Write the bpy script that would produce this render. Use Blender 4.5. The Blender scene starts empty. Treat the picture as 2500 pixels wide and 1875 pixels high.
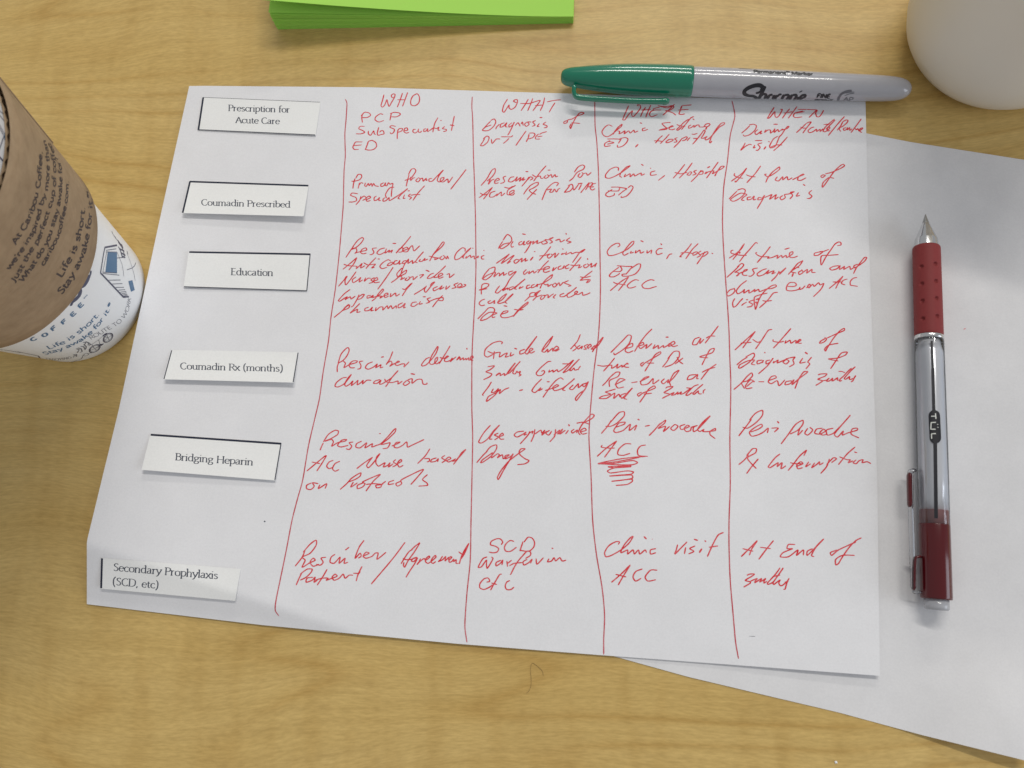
import bpy, bmesh, math, random
import numpy as np
random.seed(7); rng = np.random.default_rng(7)
S = bpy.context.scene
MM = 0.001

# ------------------------------------------------------------------ camera (fitted to the letter-size sheet, millimetres)
IW, IH, F = 2500.0, 1875.0, 1955.3
CAM = np.array([176.8, -192.33, 290.21])
def _rot(r):
    r = np.array(r); th = np.linalg.norm(r); k = r/th
    K = np.array([[0, -k[2], k[1]], [k[2], 0, -k[0]], [-k[1], k[0], 0]])
    return np.eye(3) + math.sin(th)*K + (1-math.cos(th))*K@K
RW = _rot((-0.237, -0.0865, -0.0692))
cam = bpy.data.cameras.new('camera'); camo = bpy.data.objects.new('camera', cam)
S.collection.objects.link(camo); S.camera = camo
from mathutils import Matrix, Vector
Mx = Matrix.Identity(4)
for i in range(3):
    for j in range(3): Mx[i][j] = RW.T[i, j]
    Mx[i][3] = CAM[i]*MM
camo.matrix_world = Mx
cam.sensor_width = 36.0; cam.lens = F/IW*36.0
cam.clip_start = 0.01; cam.clip_end = 50
cam.dof.use_dof = True; cam.dof.focus_distance = 0.315; cam.dof.aperture_fstop = 20.0

# ------------------------------------------------------------------ light: indoor room, ceiling lamps and a window
w = bpy.data.worlds.new('World'); S.world = w; w.use_nodes = True
bg = w.node_tree.nodes['Background']; bg.inputs[0].default_value = (0.98, 0.985, 1.0, 1); bg.inputs[1].default_value = 0.36
def area(name, loc, target, sx, sy, power, col):
    l = bpy.data.lights.new(name, 'AREA'); l.shape = 'RECTANGLE'; l.size = sx; l.size_y = sy
    l.energy = power; l.color = col
    o = bpy.data.objects.new(name, l); S.collection.objects.link(o)
    o.location = loc
    o.rotation_euler = (Vector(target)-Vector(loc)).to_track_quat('-Z', 'X').to_euler()
    return o
# rows of fluorescent tubes in the ceiling, running along x
area('ceiling_lamp', (0.45, 1.02, 1.75), (0.2, 0, 0), 0.09, 1.25, 17.5, (1.0, 0.965, 0.90))
area('ceiling_lamp', (0.55, 3.4, 1.75), (0.2, 0, 0), 0.16, 1.25, 24.0, (1.0, 0.965, 0.90))
area('window_light', (2.2, -0.6, 0.75), (0.2, -0.1, 0), 1.1, 1.3, 14.0, (0.84, 0.91, 1.0))
S.view_settings.view_transform = 'Standard'; S.view_settings.look = 'None'
S.view_settings.exposure = 0.0; S.view_settings.gamma = 1.0
S.view_settings.use_curve_mapping = False
S.cycles.max_bounces = 10; S.cycles.transparent_max_bounces = 24

# ------------------------------------------------------------------ materials
def mat(name, col, rough=0.5, spec=0.5, **kw):
    m = bpy.data.materials.new(name); m.use_nodes = True
    b = m.node_tree.nodes['Principled BSDF']
    b.inputs['Base Color'].default_value = (*col, 1); b.inputs['Roughness'].default_value = rough
    b.inputs['Specular IOR Level'].default_value = spec
    for k, v in kw.items(): b.inputs[k.replace('_', ' ')].default_value = v
    return m
def nd(m, t, **kw):
    n = m.node_tree.nodes.new(t)
    for k, v in kw.items(): setattr(n, k, v)
    return n
def lk(m, a, b): m.node_tree.links.new(a, b)
def noise(m, vec, scale, detail=3, rough=0.55, mp=None, rot=None):
    if mp is not None:
        q = nd(m, 'ShaderNodeMapping'); q.inputs['Scale'].default_value = mp
        if rot: q.inputs['Rotation'].default_value = rot
        lk(m, vec, q.inputs[0]); vec = q.outputs[0]
    n = nd(m, 'ShaderNodeTexNoise'); n.inputs['Scale'].default_value = scale
    n.inputs['Detail'].default_value = detail; n.inputs['Roughness'].default_value = rough
    lk(m, vec, n.inputs['Vector']); return n.outputs['Fac']
def ramp(m, fac, stops):
    r = nd(m, 'ShaderNodeValToRGB'); e = r.color_ramp.elements
    e[0].position, e[1].position = stops[0][0], stops[-1][0]
    e[0].color, e[1].color = (*stops[0][1], 1), (*stops[-1][1], 1)
    for p, c in stops[1:-1]:
        q = e.new(p); q.color = (*c, 1)
    lk(m, fac, r.inputs[0]); return r.outputs[0]
def mix(m, a, b, fac, mode='MIX'):
    x = nd(m, 'ShaderNodeMix', data_type='RGBA', blend_type=mode)
    for s, v in ((x.inputs[0], fac), (x.inputs[6], a), (x.inputs[7], b)):
        if isinstance(v, (int, float)): s.default_value = v
        elif isinstance(v, tuple): s.default_value = (*v, 1)
        else: lk(m, v, s)
    return x.outputs[2]
def coord(m): return nd(m, 'ShaderNodeTexCoord').outputs['Object']
def bump(m, fac, dist, strength=1.0):
    b = nd(m, 'ShaderNodeBump'); b.inputs['Distance'].default_value = dist; b.inputs['Strength'].default_value = strength
    lk(m, fac, b.inputs['Height']); lk(m, b.outputs[0], m.node_tree.nodes['Principled BSDF'].inputs['Normal'])
def base(m, out): lk(m, out, m.node_tree.nodes['Principled BSDF'].inputs['Base Color'])

def wood():
    m = mat('maple_laminate', (0.5, 0.36, 0.13), 0.40, 0.35)
    c = coord(m)
    q = nd(m, 'ShaderNodeMapping'); q.inputs['Rotation'].default_value = (0, 0, math.radians(-5)); lk(m, c, q.inputs[0]); c = q.outputs[0]
    warp = noise(m, c, 5.0, 2, 0.45, mp=(1, 1.3, 1))                      # lets the grain lines bend
    comb = nd(m, 'ShaderNodeCombineXYZ')
    ma = nd(m, 'ShaderNodeMath', operation='MULTIPLY_ADD'); ma.inputs[1].default_value = 0.06; ma.inputs[2].default_value = -0.03
    lk(m, warp, ma.inputs[0]); lk(m, ma.outputs[0], comb.inputs[1])
    va = nd(m, 'ShaderNodeVectorMath', operation='ADD'); lk(m, c, va.inputs[0]); lk(m, comb.outputs[0], va.inputs[1]); cw = va.outputs[0]
    broad = noise(m, cw, 1.0, 3, 0.55, mp=(4, 38, 10))
    col = ramp(m, broad, [(0.28, (0.570, 0.386, 0.124)), (0.5, (0.610, 0.424, 0.148)), (0.74, (0.638, 0.455, 0.172))])
    fine = noise(m, cw, 1.0, 4, 0.65, mp=(30, 520, 60))
    col = mix(m, col, ramp(m, fine, [(0.3, (0.88, 0.865, 0.84)), (0.65, (1.05, 1.055, 1.07))]), 0.8, 'MULTIPLY')
    fleck = noise(m, cw, 1.0, 3, 0.6, mp=(260, 1500, 100))
    col = mix(m, col, ramp(m, fleck, [(0.35, (0.87, 0.86, 0.84)), (0.65, (1.07, 1.07, 1.09))]), 0.85, 'MULTIPLY')
    ln = noise(m, cw, 1.0, 1, 0.3, mp=(2.2, 21, 10))                       # a few long darker growth lines
    wv = nd(m, 'ShaderNodeMath', operation='PINGPONG'); wv.inputs[1].default_value = 0.045; lk(m, ln, wv.inputs[0])
    thin = ramp(m, wv.outputs[0], [(0.0, (0.87, 0.81, 0.71)), (0.010, (0.96, 0.94, 0.90)), (0.024, (1, 1, 1))])
    sel = noise(m, c, 11.0, 2, 0.5)
    col = mix(m, col, thin, ramp(m, sel, [(0.36, (0, 0, 0)), (0.56, (1, 1, 1))]), 'MULTIPLY')
    curl = noise(m, c, 1.0, 2, 0.5, mp=(95, 20, 10))                       # soft cross figure of maple
    col = mix(m, col, ramp(m, curl, [(0.30, (0.91, 0.88, 0.82)), (0.50, (1.0, 1.0, 1.0)), (0.7, (1.03, 1.04, 1.05))]), 0.75, 'MULTIPLY')
    base(m, col); bump(m, fleck, 0.00003, 0.4)
    return m
def paper(name, col, mott=0.03):
    m = mat(name, col, 0.85, 0.12)
    c = coord(m)
    a = noise(m, c, 60.0, 3, 0.6)
    f = noise(m, c, 1500.0, 3, 0.7)
    k = tuple(x*(1-mott) for x in col)
    cc = mix(m, col, k, ramp(m, a, [(0.35, (0, 0, 0)), (0.65, (1, 1, 1))]))
    cc = mix(m, cc, ramp(m, f, [(0.3, (0.95, 0.95, 0.955)), (0.7, (1.03, 1.03, 1.03))]), 0.8, 'MULTIPLY')
    base(m, cc)
    n2 = noise(m, c, 900.0, 3, 0.7); bump(m, n2, 0.00004, 0.6)
    return m
def ink(name, col, light, lo=0.42, hi=0.72):
    m = mat(name, col, 0.6, 0.2)
    f = noise(m, coord(m), 420.0, 3, 0.7)
    base(m, mix(m, col, light, ramp(m, f, [(lo, (0, 0, 0)), (hi, (1, 1, 1))])))
    return m
M = {}
M['wood'] = wood()
M['paper'] = paper('white_copy_paper', (0.815, 0.815, 0.835))
M['blank'] = paper('white_copy_paper_blank', (0.765, 0.76, 0.77), 0.05)
M['slip'] = paper('label_slip_paper', (0.88, 0.885, 0.875), 0.02)
M['red'] = ink('red_pen_ink', (0.69, 0.032, 0.045), (0.75, 0.16, 0.18))
M['line'] = ink('red_pen_rule_ink', (0.55, 0.045, 0.065), (0.66, 0.20, 0.23))
M['black'] = mat('printed_black', (0.018, 0.022, 0.045), 0.5, 0.3)
M['type'] = ink('printed_grey_type', (0.045, 0.055, 0.085), (0.13, 0.14, 0.17))

# ------------------------------------------------------------------ object helpers
def link(name, me, parent=None, **props):
    o = bpy.data.objects.new(name, me); S.collection.objects.link(o)
    if parent is not None: o.parent = parent
    for k, v in props.items(): o[k] = v
    return o
def mesh(name, V, Fc, m, parent=None, smooth=True, **props):
    me = bpy.data.meshes.new(name)
    me.from_pydata([tuple(np.asarray(v, float)*MM) for v in V], [], [tuple(int(i) for i in f) for f in Fc])
    me.materials.append(m)
    if smooth:
        for p in me.polygons: p.use_smooth = True
    me.update()
    return link(name, me, parent, **props)
def thing(name, label, cat, group=None, kind=None):
    o = bpy.data.objects.new(name, None); S.collection.objects.link(o); o.empty_display_size = 0.01
    o['label'] = label; o['category'] = cat
    if group: o['group'] = group
    if kind: o['kind'] = kind
    return o

# ------------------------------------------------------------------ measured points of the place: sight lines onto real surfaces
def ray(q):
    d = RW.T @ np.array([(q[0]-IW/2)/F, -(q[1]-IH/2)/F, -1.0]); return d/np.linalg.norm(d)
def onz(q, z=0.0):
    d = ray(q); return CAM + d*(z-CAM[2])/d[2]
def smooth01(x): x = min(max(x, 0.0), 1.0); return x*x*(3-2*x)

# height of the written sheet: lies on the table, a soft fold lifts its lower left corner
_A, _B = onz((212, 1320))[:2], onz((905, 1556))[:2]
_u = (_B-_A)/np.linalg.norm(_B-_A); _n = np.array([-_u[1], _u[0]])
if _n[1] < 0: _n = -_n
_Lc = np.linalg.norm(_B-_A)
_corner = abs((onz((212, 1475))[:2]-_A) @ _n)
def h_main(x, y):
    p = np.array([x, y])-_A; s = p @ _u/_Lc; d = p @ _n
    H = 8.0*max(0.0, 1-max(s, 0.0))**1.0
    if d > 0: h = H*math.exp(-d/75.0)
    else: h = max(0.0, H-0.37*abs(d))
    e = 0.8*0.8; h -= (H*0.02)*math.exp(-d*d/e)          # round off the fold
    lift = 1.3*smooth01((x-215)/70)*smooth01((-150-y)/70)   # lower right corner rides up a little
    return 0.55 + max(h, 0) + lift + 0.42*(1+math.sin(x*0.031+1.0)*math.sin(y*0.043+0.6+0.012*x))
def h_blank(x, y):
    c = onz((2500, 1856))
    a = smooth01(1-math.hypot(x-c[0], (y-c[1]))/46.0)
    e1, e2 = onz((2486, 1852))[:2], onz((2503, 1690))[:2]
    u = (e2-e1)/np.linalg.norm(e2-e1); n = np.array([u[1], -u[0]]);
    if n[0] < 0: n = -n
    d = max(0.0, (np.array([x, y])-e1) @ n)
    return 0.18 + 5.0*a - min(0.55*d, 4.5*a) + 0.1*(1+math.sin(x*0.05)*math.sin(y*0.04+2))
def onto(q, hf, lift=0.0):
    d = ray(q); z = 1.0
    for _ in range(7):
        P = CAM + d*(z-CAM[2])/d[2]; z = hf(P[0], P[1])+lift
    P = CAM + d*(z-CAM[2])/d[2]; return P
def nrm(hf, x, y, e=0.6):
    n = np.array([-(hf(x+e, y)-hf(x-e, y))/(2*e), -(hf(x, y+e)-hf(x, y-e))/(2*e), 1.0]); return n/np.linalg.norm(n)

# ------------------------------------------------------------------ lines and ribbons
def catmull(P, step):
    P = np.asarray(P, float)
    if len(P) == 1: P = np.array([P[0]-[0.6, 0.1], P[0]+[0.6, 0.1]])
    if len(P) == 2:
        n = max(2, int(np.linalg.norm(P[1]-P[0])/step)+1); return P[0]+(P[1]-P[0])*np.linspace(0, 1, n)[:, None]
    Q = np.vstack([2*P[0]-P[1], P, 2*P[-1]-P[-2]]); out = []
    for i in range(1, len(Q)-2):
        p0, p1, p2, p3 = Q[i-1:i+3]
        n = max(2, int(np.linalg.norm(p2-p1)/step)+1)
        k = np.linalg.norm(p2-p1)
        a = min(1.0, k/(np.linalg.norm(p1-p0)+1e-9)); b = min(1.0, k/(np.linalg.norm(p3-p2)+1e-9))
        m1 = (p2-p0)*0.5*(0.30+0.60*a); m2 = (p3-p1)*0.5*(0.30+0.60*b)
        for t in np.linspace(0, 1, n, endpoint=False):
            t2, t3 = t*t, t*t*t
            out.append((2*t3-3*t2+1)*p1+(t3-2*t2+t)*m1+(-2*t3+3*t2)*p2+(t3-t2)*m2)
    out.append(P[-1]); return np.array(out)
def linear(P, step):
    P = np.asarray(P, float); out = []
    for a, b in zip(P[:-1], P[1:]):
        n = max(1, int(np.linalg.norm(b-a)/step)); out += [a+(b-a)*t for t in np.linspace(0, 1, n, endpoint=False)]
    out.append(P[-1]); return np.array(out)
class Buf:
    def __init__(s): s.V = []; s.F = []
    def grid(s, G):
        r, c = len(G), len(G[0]); o = len(s.V)
        for row in G: s.V += list(row)
        for i in range(r-1):
            for j in range(c-1): s.F.append((o+i*c+j, o+i*c+j+1, o+(i+1)*c+j+1, o+(i+1)*c+j))
    def make(s, name, m, parent=None, smooth=True, **p): return mesh(name, s.V, s.F, m, parent, smooth, **p)
_lay = [0.0]
def ribbon(buf, px, surf, width, off, step=2.0, widthf=None, taper=True, smooth=True, across=1, vary=0.0):
    """px: points seen on the surface; surf(q, off) -> (P, N). The ribbon is laid on the surface, width in mm."""
    L = catmull(px, step) if smooth else linear(px, step)
    if len(L) < 2: return
    _lay[0] = (_lay[0]+0.0023) % 0.012
    R = []
    ph = rng.uniform(0, 50)
    pts = []
    for i, q in enumerate(L):
        r = surf(q, off+_lay[0]+0.012*i/len(L))
        if r is None: continue
        pts.append(r)
    if len(pts) < 2: return
    n = len(pts); P = np.array([p[0] for p in pts])
    T = np.gradient(P, axis=0)
    for i in range(n):
        N = pts[i][1]; t = T[i]/(np.linalg.norm(T[i])+1e-9)
        sd = np.cross(N, t); sd /= np.linalg.norm(sd)+1e-9
        wd = width
        if widthf: wd *= widthf(t, i, n)
        if vary: wd *= 1+vary*(0.6*math.sin(ph+i*0.23)+0.4*math.sin(2*ph+i*0.61))
        if taper:
            e = min(i, n-1-i); wd *= (0.55, 0.85, 1.0)[min(e, 2)]
        R.append([P[i]+sd*wd*0.5*k for k in np.linspace(-1, 1, across+1)])
    buf.grid(R)

def srf(hf, liftf=None):
    def f(q, off):
        lift = off + (liftf(q) if liftf else 0.0)
        P = onto(q, hf, lift); return P, nrm(hf, P[0], P[1])
    return f
S_main = srf(h_main); S_blank = srf(h_blank); S_table = srf(lambda x, y: 0.0)

def coons(top, right, bottom, left, nu, nv):
    def arc(P):
        P = np.asarray(P, float); d = np.r_[0, np.cumsum(np.linalg.norm(np.diff(P, axis=0), axis=1))]; d /= d[-1]
        return lambda t: np.array([np.interp(t, d, P[:, 0]), np.interp(t, d, P[:, 1])])
    t_, r_, b_, l_ = map(arc, (top, right, bottom, left))
    A, B, Cc, D = t_(0), t_(1), b_(1), b_(0)
    G = []
    for j in range(nv+1):
        v = j/nv; row = []
        for i in range(nu+1):
            u = i/nu
            row.append((1-v)*t_(u)+v*b_(u)+(1-u)*l_(v)+u*r_(v)-((1-u)*(1-v)*A+u*(1-v)*B+u*v*Cc+(1-u)*v*D))
        G.append(row)
    return G
def sheet(name, G, fz, m, thick, parent=None, **p):
    """G: grid of seen points; fz(q,u,v)->world point of the upper face. Gets a real thickness."""
    nv, nu = len(G)-1, len(G[0])-1
    top = [[fz(G[j][i], i/nu, j/nv) for i in range(nu+1)] for j in range(nv+1)]
    V = [p_ for row in top for p_ in row]; n = len(V); c = nu+1
    V += [p_-np.array([0, 0, thick]) for p_ in V[:n]]
    Fc = []
    for j in range(nv):
        for i in range(nu):
            a = j*c+i; Fc.append((a, a+c, a+c+1, a+1)); Fc.append((n+a, n+a+1, n+a+c+1, n+a+c))
    loop = [i for i in range(c)]+[j*c+nu for j in range(1, nv+1)]+[nv*c+i for i in range(nu-1, -1, -1)]+[j*c for j in range(nv-1, 0, -1)]
    k0 = len(V); nl = len(loop); V += [V[i] for i in loop]+[V[n+i] for i in loop]       # cut edge with its own corners
    for i in range(nl): j = (i+1) % nl; Fc.append((k0+i, k0+j, k0+nl+j, k0+nl+i))
    return mesh(name, V, Fc, m, parent, True, **p)
# ------------------------------------------------------------------ the written sheet
def toward_cam(f): return f
sheet_o = thing('paper_sheet', 'white sheet covered in red handwriting in four ruled columns, lying on the wooden table', 'paper sheet')
mt = [(462, 210), (500, 209.5), (900, 213), (1200, 222.6), (1390, 228.5), (1700, 238), (2113, 248)]
mr = [(2113, 248), (2120, 540), (2130, 840), (2142, 1180), (2148, 1650)]
mb = [(212, 1475), (640, 1526), (1120, 1572), (1460, 1599), (1800, 1624), (2148, 1650)]
ml = [(462, 210), (389, 540), (290, 1000), (217, 1301), (212, 1322), (212, 1475)]
G = coons(mt, mr, mb, ml, 150, 130)
sheet('sheet', G, lambda q, u, v: onto(q, h_main), M['paper'], 0.1, sheet_o)

REG = {'A1': (800, 200, 5.53), 'A2': (1120, 200, 5.53), 'A3': (1430, 200, 5.53), 'A4': (1740, 240, 5.53),
       'B1': (790, 540, 5.53), 'B2': (1130, 540, 5.53), 'B3': (1430, 540, 5.53), 'B4': (1740, 540, 5.53),
       'C1': (780, 800, 5.53), 'C2': (1130, 780, 4.1475), 'C3': (1430, 780, 3.95), 'C4': (1760, 780, 4.1475),
       'D1': (700, 1020, 4.9156), 'E1': (640, 1270, 4.0963), 'E2': (1120, 1270, 5.0275), 'E3': (1430, 1270, 3.0301),
       'F1': (1940, 280, 7.056), 'F2': (1160, 445, 4.233), 'F3': (1270, 700, 7.056), 'F4': (1170, 880, 4.885), 'F5': (1610, 935, 10.583), 'F6': (1980, 890, 10.583),
       'F7': (1800, 1375, 9.071), 'F8': (970, 1320, 6.684), 'F9': (1600, 280, 8.467), 'G1': (1750, 400, 3.848), 'G2': (1000, 840, 7.47)}
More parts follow.
